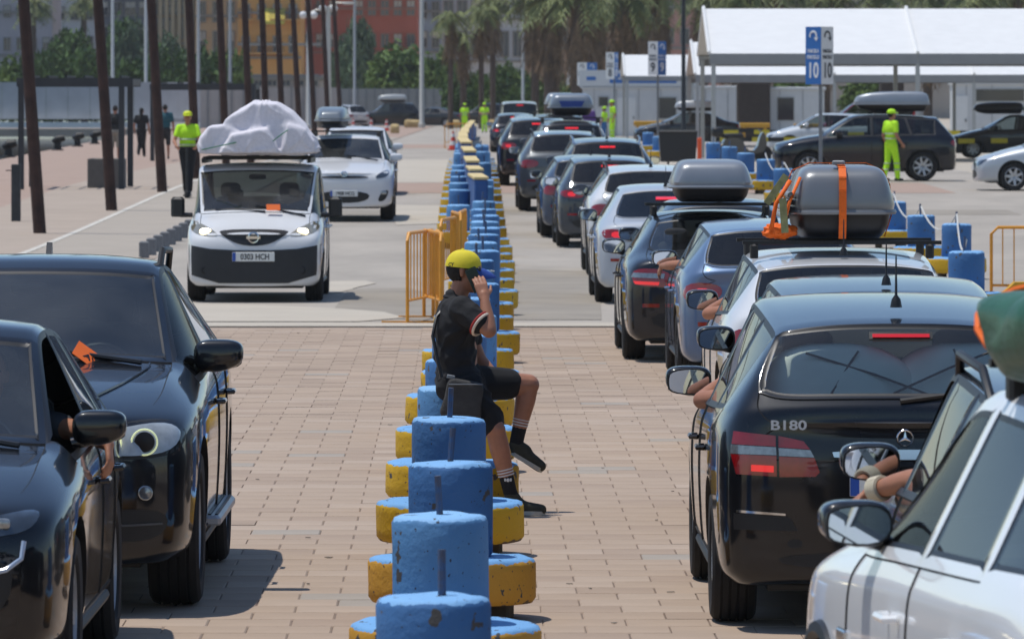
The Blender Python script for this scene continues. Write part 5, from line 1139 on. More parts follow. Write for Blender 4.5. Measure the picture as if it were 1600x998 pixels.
blob('body', skin, .0062, M_SKIN, HERO, 4)
def wrinkle(amp, fr):
    def f(co):
        n = (1-abs(noise.noise(Vector((co.x*fr*.6+co.z*fr*.5, co.y*fr, co.z*fr-co.x*fr*.5)))))**3; return co + Vector((co.x-.02, co.y, 0)).normalized()*(n-.35)*amp
    return f
bk = lambda px, py, Y=YB: hp(px, py, Y)
shirt = [('e', hp(713, 512), (.265, .42, .40)), ('e', hp(711, 552), (.25, .35, .42)), ('e', hp(716, 590), (.27, .37, .28)), ('e', hp(714, 482), (.22, .40, .16)), (neck-Vector((.01, 0, .06)), .075, neck-Vector((.012, 0, -.0)), .066), (shR, .082, shR.lerp(elR, .62), .074), (shL, .08, shL.lerp(elL, .6), .072)]
blob('shirt', shirt, .011, M_CLOTHK, HERO, 8, wrinkle(.02, 10))
c0 = shR.lerp(elR, .63); ad = (elR-shR).normalized(); o_ = ad.orthogonal().normalized(); w_ = ad.cross(o_)
for k, (m, dd) in enumerate(((mat('sleeve red band', '#a02b26', .8, var=.1), .0), (mat('sleeve pale band', '#d9c9b8', .8, var=.1), .016))):
    G().tube([c0+ad*(dd+.006)+(o_*math.cos(a)+w_*math.sin(a))*.077 for a in np.linspace(0, 2*math.pi, 30)], .0085, 6).build('sleeve_band', m, HERO, True)
collar = [neck+Vector((-.008+.072*math.cos(a), .068*math.sin(a), -.012-.016*math.cos(a))) for a in np.linspace(0, 2*math.pi, 26)]
G().tube(collar, .014, 6).build('collar', M_CLOTHK, HERO, True)
shorts = [('e', hp(717, 600), (.30, .38, .24)), (hipR, .115, hipR.lerp(knR, .80), .092), (hipL, .115, hipL.lerp(knL, .66), .098), (hp(722, 590), .12, hp(724, 606), .13)]
blob('shorts', shorts, .011, mat('black shorts cloth', '#131315', .9, var=.25, scale=14), HERO, 8, wrinkle(.028, 8))
M_SOCK, M_SHOE, M_SOLE = mat('black sock', '#16161a', .9, var=.2, scale=40), mat('olive suede shoe', '#3b3a2e', .85, var=.25, scale=25), mat('pale shoe sole', '#b9b6ab', .7, var=.1)
def foot(an, toe, heel, shin_top, parent):
    an, toe, heel = Vector(an), Vector(toe), Vector(heel); ax = (an-Vector(shin_top)).normalized(); top = an-ax*.15
    blob('sock', [(top, .047, an, .043), (an, .043, heel.lerp(toe, .25)+Vector((0, 0, .03)), .036)], .008, M_SOCK, parent, 3)
    o1 = ax.orthogonal().normalized(); o2 = ax.cross(o1)
    for k in range(3):
        c_ = top+ax*(.012+.017*k); G().tube([c_+(o1*math.cos(a)+o2*math.sin(a))*.0475 for a in np.linspace(0, 2*math.pi, 26)], .0038, 5).build('sock_stripe', M_WHITE, parent, True)
    d_ = (toe-heel); up = Vector((0, 0, 1)); up = (up-d_*(up.dot(d_)/d_.length_squared)).normalized()
    blob('shoe', [(heel+up*.045, .038, heel+d_*.35+up*.045, .041), (heel+d_*.35+up*.04, .04, toe-d_*.08+up*.028, .033), (heel+up*.03, .036, toe-d_*.1+up*.02, .034), (an+ax*.02, .044, heel+d_*.25+up*.06, .038)], .008, M_SHOE, parent, 4)
    sd_ = d_.normalized().cross(up); q = G(); rows = []
    for t, w2 in ((-.10, .018), (0, .037), (.3, .036), (.7, .043), (.92, .034), (1.04, .012)): rows.append((heel+d_*t, w2))
    v = []
    for p_, w2 in rows: v += [p_+sd_*w2-up*.006, p_-sd_*w2-up*.006, p_-sd_*w2+up*.018, p_+sd_*w2+up*.018]
    f = [(4*i+a, 4*i+(a+1) % 4, 4*i+4+(a+1) % 4, 4*i+4+a) for i in range(5) for a in range(4)]+[(3, 2, 1, 0), (20, 21, 22, 23)]; q.add(v, f).build('sole', M_SOLE, parent)
foot(anR, hp(850, 803, NR+.03), hp(797, 802, NR+.03), knR, HERO)
foot(anL, hp(845, 736, FRr+.02), hp(803, 711, FRr+.02), knL, HERO)
pS = anR-(anR-knR).normalized()*.075; G().sell(pS+Vector((.005, -.044, 0)), (.02, .006, .022), .8, 1.6, 12, 8).sell(pS+Vector((-.012, -.043, .002)), (.012, .006, .02), .8, 1.4, 10, 8).sell(pS+Vector((.022, -.043, .002)), (.012, .006, .02), .8, 1.4, 10, 8).build('sock_emblem', M_WHITE, HERO, True)
hq = G().sell(hc+Vector((-.010, 0, .02)), (.212, .166, .205), 1, 1, 36, 26)
keep = [i for i, p_ in enumerate(hq.v) if p_[0]-hc.x < -.022+.25*max(0, p_[2]-hc.z-.01) and p_[2]-hc.z > -.062-.35*(p_[0]-hc.x+.06)*0]
ks = set(keep); hq.f = [f for f in hq.f if all(i in ks for i in f)]
hq.v = [tuple(Vector(p_)+Vector((1, 1, 1))*.004*noise.noise(Vector(p_)*60)) for p_ in hq.v]
used = sorted({i for f in hq.f for i in f}); rm_ = {o: k for k, o in enumerate(used)}
me = bpy.data.meshes.new('hair'); me.from_pydata([hq.v[i] for i in used], [], [tuple(rm_[i] for i in f) for f in hq.f]); ho = mesh_obj('hair', me, M_HAIR, HERO, True); sd2 = ho.modifiers.new('thickness', 'SOLIDIFY'); sd2.thickness = .012
# cap: yellow crown, blue peak
M_CAPY = mat('yellow cap cotton', '#dfcb2e', .8, var=.08, scale=18, bump=.06, bscale=60); M_CAPB = mat('blue cap peak', '#2c4a98', .7, var=.08)
crown = G(); tilt = Matrix.Rotation(R(6), 3, 'Y'); cc = hc+Vector((-.01, 0, .043)); v = []; nn, mm = 32, 10
for i in range(mm+1):
    t = i/mm*math.pi/2
    for k in range(nn):
        a = 2*math.pi*k/nn; rr_ = math.cos(t)**.8; seam = 1-.012*abs(math.cos(3*a)) ; v.append(cc+tilt @ Vector((.112*rr_*math.cos(a)*seam, .093*rr_*math.sin(a)*seam, .108*math.sin(t)-.02)))
crown.add(v, [(i*nn+k, i*nn+(k+1) % nn, i*nn+nn+(k+1) % nn, i*nn+nn+k) for i in range(mm) for k in range(nn)]); CP = crown.build('cap', M_CAPY, HERO, True, 80)
pk = G(); v = []
for lay in (0, .006):
    for i in range(5):
        for k in range(13):
            a = R(-72+144*k/12); r1 = .105+(.085*math.cos(a)**.8)*i/4; v.append(cc+tilt @ Vector((r1*math.cos(a)+.004*i, .088*math.sin(a)*(1-.06*i/4), -.015+lay-.045*(i/4)**1.5-.035*math.sin(a)**2*(i/4))))
f = []
for L_ in (0, 1):
    for i in range(4):
        for k in range(12): b_ = L_*65; f.append((b_+i*13+k, b_+i*13+k+1, b_+(i+1)*13+k+1, b_+(i+1)*13+k))
for k in range(12): f.append((52+k, 53+k, 118+k, 117+k))
pk.add(v, f).build('peak', M_CAPB, CP, True, 60)
G().sell(cc+Vector((-.005, 0, .09)), (.02, .02, .012), 1, 1, 10, 6).build('button', M_CAPY, CP, True)
G().tube([cc+Vector((.165, -.075, -.035)), cc+Vector((.185, -.06, -.04))], .004, 5).build('peak_mark', M_WHITE, CP, True)
text('cap_lettering', 'CY', .03, M_BLACK, CP, cc+Vector((-.075, -.076, .0)), (R(82), 0, R(-35)), .001)
# sunglasses, phone, bag
o = G().sell(hc+Vector((.082, -.035, .012)), (.03, .06, .034), .7, .8, 14, 8).sell(hc+Vector((.086, .032, .012)), (.03, .05, .034), .7, .8, 14, 8).tube([hc+Vector((.075, -.066, .02)), hc+Vector((-.02, -.08, .018))], .004, 5).build('sunglasses', M_BLACK, HERO, True)
o = G().bbox((0, 0, 0), (.072, .011, .15), .005).build('phone', mat('dark green phone case', '#12312b', .35, var=.05)); o.location = hp(742, 437, YB-.105)+HO; o.rotation_euler = (R(4), R(-24), R(-4)); tag(o, 'dark phone held to the ear of the man in the yellow cap', 'phone')
G().bbox((0, 0, 0), (.066, .003, .142), .002).build('screen', M_PANE, o).location = (0, .006, 0)
bag = empty('shoulder_bag', at(718, 655, NR-.02), 0, 'dark grey shoulder bag hanging at the seated man\'s hip', 'bag')
def bagf(q): return (q[0]*(1+.12*(q[2] < 0)), q[1]*(1+.3*(q[2] < 0)), q[2])
M_BAG = mat('dark grey nylon', '#3a3836', .8, var=.15, scale=20, bump=.2, bscale=80)
b_ = G().sell((0, -.02, .115), (.225, .10, .25), .35, .3, 28, 14, fn=bagf).build('pouch', M_BAG, bag, True, 60); b_.rotation_euler = (0, R(10), 0)
G().tube([(-.10, -.085, .20), (.10, -.085, .235)], .004, 5).build('zip', M_STEEL, b_, True); G().bbox((-.095, -.04, .245), (.05, .02, .022), .004).build('buckle', M_STEEL, b_)
st_ = [at(690, 590, NR-.03), at(682, 555, NR-.02), at(676, 525, NR+.02), at(682, 495, YB-.12), at(698, 476, YB-.05), at(714, 470, YB+.02)]
G().tube([p_-bag.location for p_ in st_], .011, 6).build('strap', M_BLACK, bag, True)
# --- generic standing figure ------------------------------------------------------
def figure(label, loc, rz, h=1.75, shirt='#222', pants='#222', skinc=M_SKIN, arms=None, legs=None, short=False, sleeves=.5, hair=M_HAIR, hat=None, bands=False, bag_=None, grp=None, vox=.016, long_hair=False, lean=0):
    s = h/1.75; root = empty('person', loc, rz, label, 'person', grp); V = lambda x, y, z: Vector((x*s+lean*z, y*s, z*s))
    A = dict(elR=(-.03, -.26, 1.13), wrR=(.08, -.27, .90), elL=(-.03, .26, 1.13), wrL=(.08, .27, .90), knR=(.03, -.1, .50), anR=(0, -.1, .085), knL=(.03, .1, .50), anL=(0, .1, .085)); A.update(arms or {}); A.update(legs or {}); A = {k: V(*v_) for k, v_ in A.items()}
    shR_, shL_, hR, hL, nk, hd = V(0, -.18, 1.43), V(0, .18, 1.43), V(0, -.095, .92), V(0, .095, .92), V(0, 0, 1.5), V(.03, 0, 1.63)
    body = head_caps(hd, (1, 0, -.05), s=s) + [(nk-Vector((0, 0, .06)), .06*s, hd-Vector((.01, 0, .07)), .055*s), (V(0, 0, 1.28), .095*s, V(0, 0, 1.0), .095*s)]
    for S_, el, wr, k in ((shR_, A['elR'], A['wrR'], -1), (shL_, A['elL'], A['wrL'], 1)):
        body += [(S_, .055*s, el, .042*s), (el, .042*s, wr, .028*s)] + fingers(wr, wr-el, Vector((.3, -k, 0)), k, .6, s*.95)
    for h_, kn, an, in ((hR, A['knR'], A['anR']), (hL, A['knL'], A['anL'])): body += [(h_, .085*s, kn, .058*s), (kn, .056*s, an, .036*s)]
    blob('body', body, vox*.75, skinc, root, 2)
    cm = mat('cloth '+shirt, shirt, .8, var=.12, scale=10) if shirt.startswith('#') else M_HIVIS
    top = [('e', V(0, 0, 1.30), (.25*s, .40*s, .40*s)), ('e', V(0, 0, 1.10), (.24*s, .35*s, .40*s)), (shR_, .075*s, shR_.lerp(A['elR'], min(1, sleeves*1.3)), .062*s), (shL_, .075*s, shL_.lerp(A['elL'], min(1, sleeves*1.3)), .062*s), (V(0, -.12, 1.44), .07*s, V(0, .12, 1.44), .07*s)]
    blob('shirt', top, vox, cm, root, 4)
    pm2 = mat('cloth '+pants, pants, .85, var=.15, scale=10) if pants.startswith('#') else M_HIVIS
    pn_ = [('e', V(0, 0, .95), (.25*s, .36*s, .26*s))]
    for h_, kn, an in ((hR, A['knR'], A['anR']), (hL, A['knL'], A['anL'])):
        pn_ += [(h_, .10*s, kn, .078*s)] if short else [(h_, .10*s, kn, .078*s), (kn, .076*s, an+Vector((0, 0, .02)), .066*s)]
    blob('trousers' if not short else 'shorts', pn_, vox, pm2, root, 4)
    for an in (A['anR'], A['anL']):
        blob('shoe', [(an+Vector((-.05, 0, -.035)), .042*s, an+Vector((.06, 0, -.035)), .042*s), (an+Vector((.06, 0, -.04)), .042*s, an+Vector((.15, 0, -.045)), .034*s)], vox*.8, M_BLACK, root, 2)
    hb = [('e', hd+V(-.02, 0, .035), (.20*s, .165*s, .19*s))] + ([(hd+V(-.07, 0, .02), .07*s, hd+V(-.10, 0, -.22), .05*s)] if long_hair else [])
    blob('hair', hb, vox*.8, hair, root, 2, fn=lambda c_: c_)
    face_bits(root, hd, (1, 0, 0), s)
    if hat:
        hm = M_HIVIS if hat == 'hivis' else mat('hat '+hat, hat, .6, var=.05)
        q = G().sell(hd+V(-.01, 0, .075), (.235*s, .20*s, .17*s), .9, .95, 20, 12, fn=lambda q_: (q_[0], q_[1], max(q_[2], -.03))); q.sell(hd+V(.12, 0, .055), (.13*s, .16*s, .018), .8, .8, 14, 6); q.build('cap', hm, root, True, 60)
    if bands:
        for z_, rx_, ry_ in ((1.06, .130, .182), (1.18, .132, .19)):
            G().tube([V(rx_*math.cos(a), ry_*math.sin(a), z_) for a in np.linspace(0, 2*math.pi, 28)], .014*s, 6).build('reflective_band', M_SILVERTAPE, root, True)
        for kn, an in ((A['knR'], A['anR']), (A['knL'], A['anL'])):
            for t in (.12, .5): c_ = kn.lerp(an, t); G().tube([c_+Vector((.077*s*math.cos(a), .077*s*math.sin(a), 0)) for a in np.linspace(0, 2*math.pi, 20)], .014*s, 6).build('reflective_band', M_SILVERTAPE, root, True) if not short and not pants.startswith('#') else None
    return root
WK = 'workers in hi-vis clothing'
def stand(px, py): p_ = gp(px, py); return (p_.x, p_.y, p_.z)
figure('worker in lime hi-vis suit and cap walking before the dark off-roader', stand(1392, 284), R(35), 1.74, 'hivis', 'hivis', hat='hivis', bands=True, grp=WK, legs=dict(knR=(.10, -.1, .50), anR=(.13, -.1, .09), knL=(-.02, .1, .5), anL=(-.14, .1, .10)), arms=dict(wrR=(.14, -.27, .93)))
figure('left of the two far hi-vis workers beyond the divider', (at(726, 204, 389).x, 389, .5), R(80), 1.72, 'hivis', 'hivis', hat='hivis', bands=True, grp=WK, vox=.025)
figure('right of the two far hi-vis workers beyond the divider', (at(757, 204, 380).x, 380, .5), R(-100), 1.76, 'hivis', 'hivis', hat='hivis', bands=True, grp=WK, vox=.025, arms=dict(elR=(.05, -.28, 1.16), wrR=(.2, -.1, 1.1), elL=(.05, .28, 1.16), wrL=(.2, .1, 1.1)))
figure('hi-vis worker standing tall beside the purple case', (at(957, 208, 305).x, 305, .5), R(200), 1.92, 'hivis', 'hivis', hat='hivis', bands=True, grp=WK, vox=.025)
figure('hi-vis worker bending between the purple case and a taller worker', (at(943, 210, 300).x, 300, .5), R(150), 1.62, 'hivis', '#2f6aa3', hat='hivis', bands=True, grp=WK, vox=.025, lean=-.04)
ps = gp(293, 311)
figure('hi-vis rider with yellow helmet on a kick scooter left of the van', (ps.x, ps.y, ps.z+.10), R(-90), 1.76, 'hivis', '#141518', hat='#d3dd20', bands=True, grp=WK, sleeves=.45, arms=dict(elR=(.12, -.28, 1.14), wrR=(.36, -.22, 1.03), elL=(.12, .28, 1.14), wrL=(.36, .22, 1.03)), legs=dict(knR=(.03, -.05, .5), anR=(-.16, -.04, .085), knL=(.06, .06, .5), anL=(.12, .05, .085)))
sc2 = empty('kick_scooter', ps, R(-90), 'black electric kick scooter under the hi-vis rider', 'scooter')
G().bbox((0, 0, .085), (.62, .16, .05), .015).build('deck', M_BLACK, sc2); G().tube([(.38, 0, .12), (.36, 0, 1.12)], .024, 8).build('stem', M_BLACK, sc2, True); G().tube([(.36, -.25, 1.12), (.36, .25, 1.12)], .017, 8).build('handlebar', M_BLACK, sc2, True)
for x in (-.42, .44): G().lathe([(.001, -.03), (.09, -.03), (.10, 0), (.09, .03), (.001, .03)], 18, c=(x, 0, .10), axis='Y').build('wheel', M_RUB, sc2, True)
PED = 'people walking on the promenade'
def ped(px, py0, py1, hm): d_ = hm*F/(py1-py0); return ((px-800)*d_/F, d_, H0-(py1-YH)*d_/F)
def pedg(px, py): p_ = gp(px, py); return (p_.x, p_.y, p_.z+.02)
figure('man in black shirt and pale shorts half hidden by a leaning pole', pedg(180, 255), R(90), 1.78, '#16181a', '#8a8478', short=True, grp=PED, vox=.022)
figure('woman in black with long dark hair walking by the water', pedg(221, 246), R(80), 1.68, '#131316', '#151518', grp=PED, vox=.022, long_hair=True, legs=dict(knL=(.08, .08, .5), anL=(-.12, .08, .14), knR=(.0, -.08, .5), anR=(.08, -.08, .085)))
figure('man in teal shirt behind the third leaning pole', pedg(258, 250), R(95), 1.80, '#1f5560', '#2b2d30', short=True, grp=PED, vox=.022)
# --- drivers with an arm out of the window ------------------------------------------
def driver(car_root, p, label, shirtc, arm, hand_d, palm_n, curl=.5, bracelet=False, vox=.008):
    root = empty('person', car_root.location, 0, label, 'person', 'drivers waiting in their cars'); root.rotation_euler = car_root.rotation_euler; cz, sx_ = p['bz'], p['cx']-1.15; V = Vector
    pe, ch_, hd = V((sx_-.05, .37, cz-.30)), V((sx_-.16, .37, cz+.02)), V((sx_-.12, .38, cz+.30)); sL, sR = V((sx_-.12, .56, cz+.10)), V((sx_-.12, .18, cz+.10)); wh = V((p['cx']-.58, .25, cz+.08))
    el, wr = V(arm[0]), V(arm[1]); er = sR.lerp(wh, .5)-V((0, .08, .12))
    body = head_caps(hd, (1, .1, 0)) + [(ch_+V((0, 0, .1)), .06, hd-V((.01, 0, .06)), .055), (pe, .13, ch_, .13), (sL, .055, el, .046), (el, .046, el.lerp(wr, .35), .044), (el.lerp(wr, .35), .044, wr, .028), (sR, .055, er, .043), (er, .042, wh, .028), (pe+V((0, .1, 0)), .09, pe+V((.45, .13, .08)), .07), (pe+V((0, -.1, 0)), .09, pe+V((.45, -.13, .08)), .07)] + fingers(wr, hand_d, palm_n, 1, curl, 1.0, .15) + fingers(wh, (1, 0, .2), (0, 0, -1), 1, .9)
    blob('body', body, vox, M_SKIN, root, 3)
    blob('shirt', [('e', ch_, (.26, .44, .42)), ('e', pe+V((0, 0, .08)), (.28, .38, .3)), (sL, .075, sL.lerp(el, .5), .066), (sR, .075, sR.lerp(er, .5), .066)], .014, mat('cloth '+shirtc, shirtc, .85, var=.12, scale=10), root, 5)
    blob('hair', [('e', hd+V((-.03, 0, .035)), (.19, .168, .18))], .012, M_HAIR, root, 2); face_bits(root, hd, (1, .1, 0))
    if bracelet:
        ax = (wr-el).normalized(); c_ = el.lerp(wr, .80); o1 = ax.orthogonal().normalized(); o2 = ax.cross(o1)
        for k in range(4): G().tube([c_+ax*(.014*k-.02)+(o1*math.cos(a)+o2*math.sin(a))*.041 for a in np.linspace(0, 2*math.pi, 22)], .011, 6).build('bracelet', mat('cream beads', '#c9bfa6', .6, var=.15), root, True)
w2 = pB['W']/2; driver(B180, pB, 'driver of the black B180 resting an elbow on the window sill', '#5b6168', ((.16, w2-.03, .985), (.44, w2-.20, 1.10)), (1, -.3, .1), (0, 0, -1))
c_ = [q for q in CARS if q.label.startswith('dark blue-black')][0]; pp = c_.p; w2 = pp['W']/2
driver(c_.root, pp, 'driver of the dark car at the left edge, hand hanging down outside', '#3a3f46', ((-.08, w2-.04, 1.02), (.14, w2+.035, .985)), (.45, .12, -.8), (-.2, -1, 0), .5)
c_ = [q for q in CARS if q.label.startswith('black car with roof')][0]; pp = c_.p; w2 = pp['W']/2
driver(c_.root, pp, 'driver with a cream bracelet holding an arm out of the railed black car', '#6b5a50', ((.05, w2-.10, 1.05), (.24, w2+.04, 1.0)), (.45, .6, -.5), (0, -.2, -1), .35, True)
c_ = [q for q in CARS if q.label.startswith('white hatchback carrying')][0]; pp = c_.p; w2 = pp['W']/2
driver(c_.root, pp, 'driver of the white hatchback with an elbow out of the window', '#7a7f86', ((.05, w2+.0, .97), (.34, w2-.14, 1.06)), (1, -.4, 0), (0, 0, -1), vox=.012)
c_ = [q for q in CARS if q.label.startswith('blue-grey hatchback')][0]; pp = c_.p; w2 = pp['W']/2
driver(c_.root, pp, 'driver of the blue-grey hatchback with a hand over the window sill', '#8a8076', ((.02, w2-.03, 1.0), (.22, w2+.06, .99)), (.6, .3, -.7), (0, -1, -.2), vox=.012)
flush()
# ------------------------------------------------------------------ tents, cabins, fence, buildings
M_CANV = mat('white canvas', '#dcdcda', .7, var=.04, scale=2); M_CANVD = mat('grey canvas valance', '#8f9192', .8, var=.06, scale=2); M_ALU = mat('aluminium post', '#a7a9a8', .45, .4, var=.1)
def tent(label, d_, x0, x1, ridge, eave, val, posts, depth, joints=(), peak=None, base=True):
    """gabled marquee: ridge runs across, near roof slope faces the camera"""
    z = lambda py, dd: H0-(py-YH)*dd/F - g(d_)
    root = empty('marquee', ((x0-800)*d_/F, d_, g(d_)), 0, label, 'tent', 'white marquees over the lot'); W_ = (x1-x0)*d_/F
    ze, zv, zr = z(eave, d_), z(val, d_), z(ridge, d_+depth/2); xs = [0] + [(j-x0)*d_/F for j in joints] + [W_]
    for a, b_ in zip(xs[:-1], xs[1:]):
        q = G(); nn = 8
        for s0, s1 in ((0, 1), (2, 1)):
            v = []
            for t in np.linspace(0, 1, nn+1):
                for u in np.linspace(0, 1, nn+1): v.append((a+.02+(b_-a-.04)*t, depth/2*(s0+(s1-s0)*u), ze+(zr-ze)*u-.06*math.sin(math.pi*t)*math.sin(math.pi*u)))
            q.add(v, [(i*(nn+1)+j, i*(nn+1)+j+1, (i+1)*(nn+1)+j+1, (i+1)*(nn+1)+j) for i in range(nn) for j in range(nn)])
        q.build('roof_panel', M_CANV, root, True)
        for yy in (0, depth): G().box(((a+b_)/2, yy, (ze+zv)/2), (b_-a-.04, .02, ze-zv)).build('valance', M_CANVD, root)
    for x in xs:
        G().tube([(x, -.02, ze+.03), (x, depth/2, zr+.05), (x, depth, ze+.03)], .06, 6).build('rafter', M_CANV, root)
    for yy in (0, depth): G().box((W_/2, yy+(.08 if yy == 0 else -.08), ze-.06), (W_, .1, .12)).build('eave_beam', M_ALU, root)
    for p_ in posts:
        for yy in (0, depth): G().box(((p_-x0)*d_/F, yy+(.08 if yy == 0 else -.08), (ze-.13)/2), (.14, .14, ze-.13)).build('post', M_ALU, root)
tent('large white marquee with grey valance at the upper right', 205, 1108, 1760, 14, 84, 101, (1115, 1434, 1750), 12, (1434,))
tent('second white marquee behind the large one', 265, 1086, 1700, 66, 117, 129, (1090, 1304, 1522, 1690), 12, (1304, 1522))
tent('far white marquee left of the large one', 330, 976, 1086, 86, 119, 126, (980, 1082), 10)
M_CAB = mat('white cabin panel', '#c6c8c8', .5, var=.05, scale=2); M_PANE = mat('dark window glass', '#2a3036', .08, var=.2, scale=.6, spec=.8)
def cabin(label, d_, x0, x1, y0, y1, wins, doors, txt=None):
    W_ = (x1-x0)*d_/F; zt = H0-(y0-YH)*d_/F-g(d_); root = empty('site_cabin', ((x0-800)*d_/F, d_, g(d_)), 0, label, 'cabin', 'white site cabins')
    G().box((W_/2, 1.25, zt/2), (W_, 2.5, zt)).build('wall', M_CAB, root); G().bbox((W_/2, 1.25, zt+.08), (W_+.16, 2.66, .16), .03).build('roof', M_CAB, root)
    for a, b_, c_, e in wins:
        wx, ww, hz_, zz = ((a+b_)/2-x0)*d_/F, (b_-a)*d_/F, (e-c_)*d_/F, H0-((c_+e)/2-YH)*d_/F-g(d_)
        o = G().box((wx, -.02, zz), (ww+.1, .04, hz_+.1)).build('window', M_ALU, root); G().box((wx, -.035, zz), (ww, .03, hz_)).build('pane', M_PANE, o)
    for a, b_, c_ in doors:
        o = G().box((((a+b_)/2-x0)*d_/F, -.025, (H0-(c_-YH)*d_/F-g(d_))/2), ((b_-a)*d_/F, .05, H0-(c_-YH)*d_/F-g(d_))).build('door', M_WHITE, root); G().box((((b_-3)-x0)*d_/F, -.07, 1.0), (.05, .06, .14)).build('handle', M_DK, o)
    for k in range(int(W_/1.2)): G().box((1.2*k+.6, -.012, zt/2), (.03, .02, zt)).build('panel_joint', M_CANVD, root)
    if txt:
        o = G().box((txt[1]*d_/F, -.05, zt+.55), (3.4*1.9, .06, .9)).build('name_board', M_SWHITE, root); [G().box((txt[1]*d_/F+u, -.085, zt+v_), (w_, .02, .2)).build('printed_line', M_SBLUE, o) for u, v_, w_ in ((.2, .72, 3.2), (.2, .40, 3.6), (-2.6, .55, .5), (2.7, .55, .5))]
cabin('long white site cabin behind the saloon on the lot', 345, 911, 1160, 139, 205, [(936, 950, 152, 166), (1030, 1056, 153, 185)], [(964, 993, 153)], ('', 88))
cabin('white site cabin behind the number ten sign', 330, 1200, 1288, 141, 195, [(1215, 1240, 153, 188)], [])
cabin('white kiosk by the right tent legs', 300, 1490, 1600, 133, 195, [(1525, 1600, 140, 158)], [(1492, 1512, 150)])
o = G().bbox((0, 0, 2.0), (1.7, 1.6, 4.0), .1).build('advertising_pillar', mat('dark brown pillar', '#3a302a', .8, var=.2)); o.location = ((1177-800)*.033, 330, .5); tag(o, 'thick dark brown pillar between the two white cabins', 'pillar')
o = G().bbox((0, 0, 2.2), (1.25, 1.2, 4.4), .08).build('advertising_pillar', mat('dark brown pillar', '#3a302a')); o.location = ((1393-800)*.034, 340, .5); tag(o, 'dark pillar under the tents above the silver roof box', 'pillar')
# far quay wall and fences at the left
FQ = empty('harbour_fence', (0, 400, .5), 0, 'long grey screen fence across the harbour at the left', 'fence')
M_FEN = mat('grey fence sheet', '#b4b4b5', .8, var=.1, scale=.8); M_FENW = mat('white barrier band', '#e0dfda', .7, var=.1, scale=1)
xw0, xw1 = -36, -19.5
for k in range(12):
    w_ = (xw1-xw0)/12; G().box((xw0+w_*(k+.5), .02*(k % 2), 1.9), (w_-.02, .06, 2.3)).build('panel', M_FEN, FQ)
G().box(((xw0+xw1)/2, -.5, .38), (xw1-xw0, .5, .36)).build('white_band', M_FENW, FQ); G().box(((xw0+xw1)/2, -.45, -.1), (xw1-xw0, .7, .5)).build('footing', M_PROM, FQ)
def fence(label, x0, x1, y0, d_, n_, colr, zbase=None):
    root = empty('screen_fence', ((x0-800)*d_/F, d_, g(d_)), 0, label, 'fence', 'grey screen fences'); W_ = (x1-x0)*d_/F; zt = H0-(y0-YH)*d_/F-g(d_); m = mat('fence sheet '+colr, colr, .7, var=.08, scale=1)
    for k in range(n_):
        q = G(); w_ = W_/n_
        for j in range(6): q.box((w_*(k+(j+.5)/6), .03*(j % 2), zt/2), (w_/6, .05, zt))
        q.build('panel', m, root)
        G().box((w_*k, -.06, zt/2+.05), (.08, .08, zt+.1)).build('post', M_STEEL, root)
fence('grey corrugated fence behind the far cars', 520, 704, 139, 480, 14, '#8e9192')
fence('pale grey panel fence behind the leaning poles', 232, 530, 137, 440, 16, '#a9a8a5')
sheet('far_quay', -60, lambda Y: edge(Y)+1, 401, 520, .0, M_PROM)
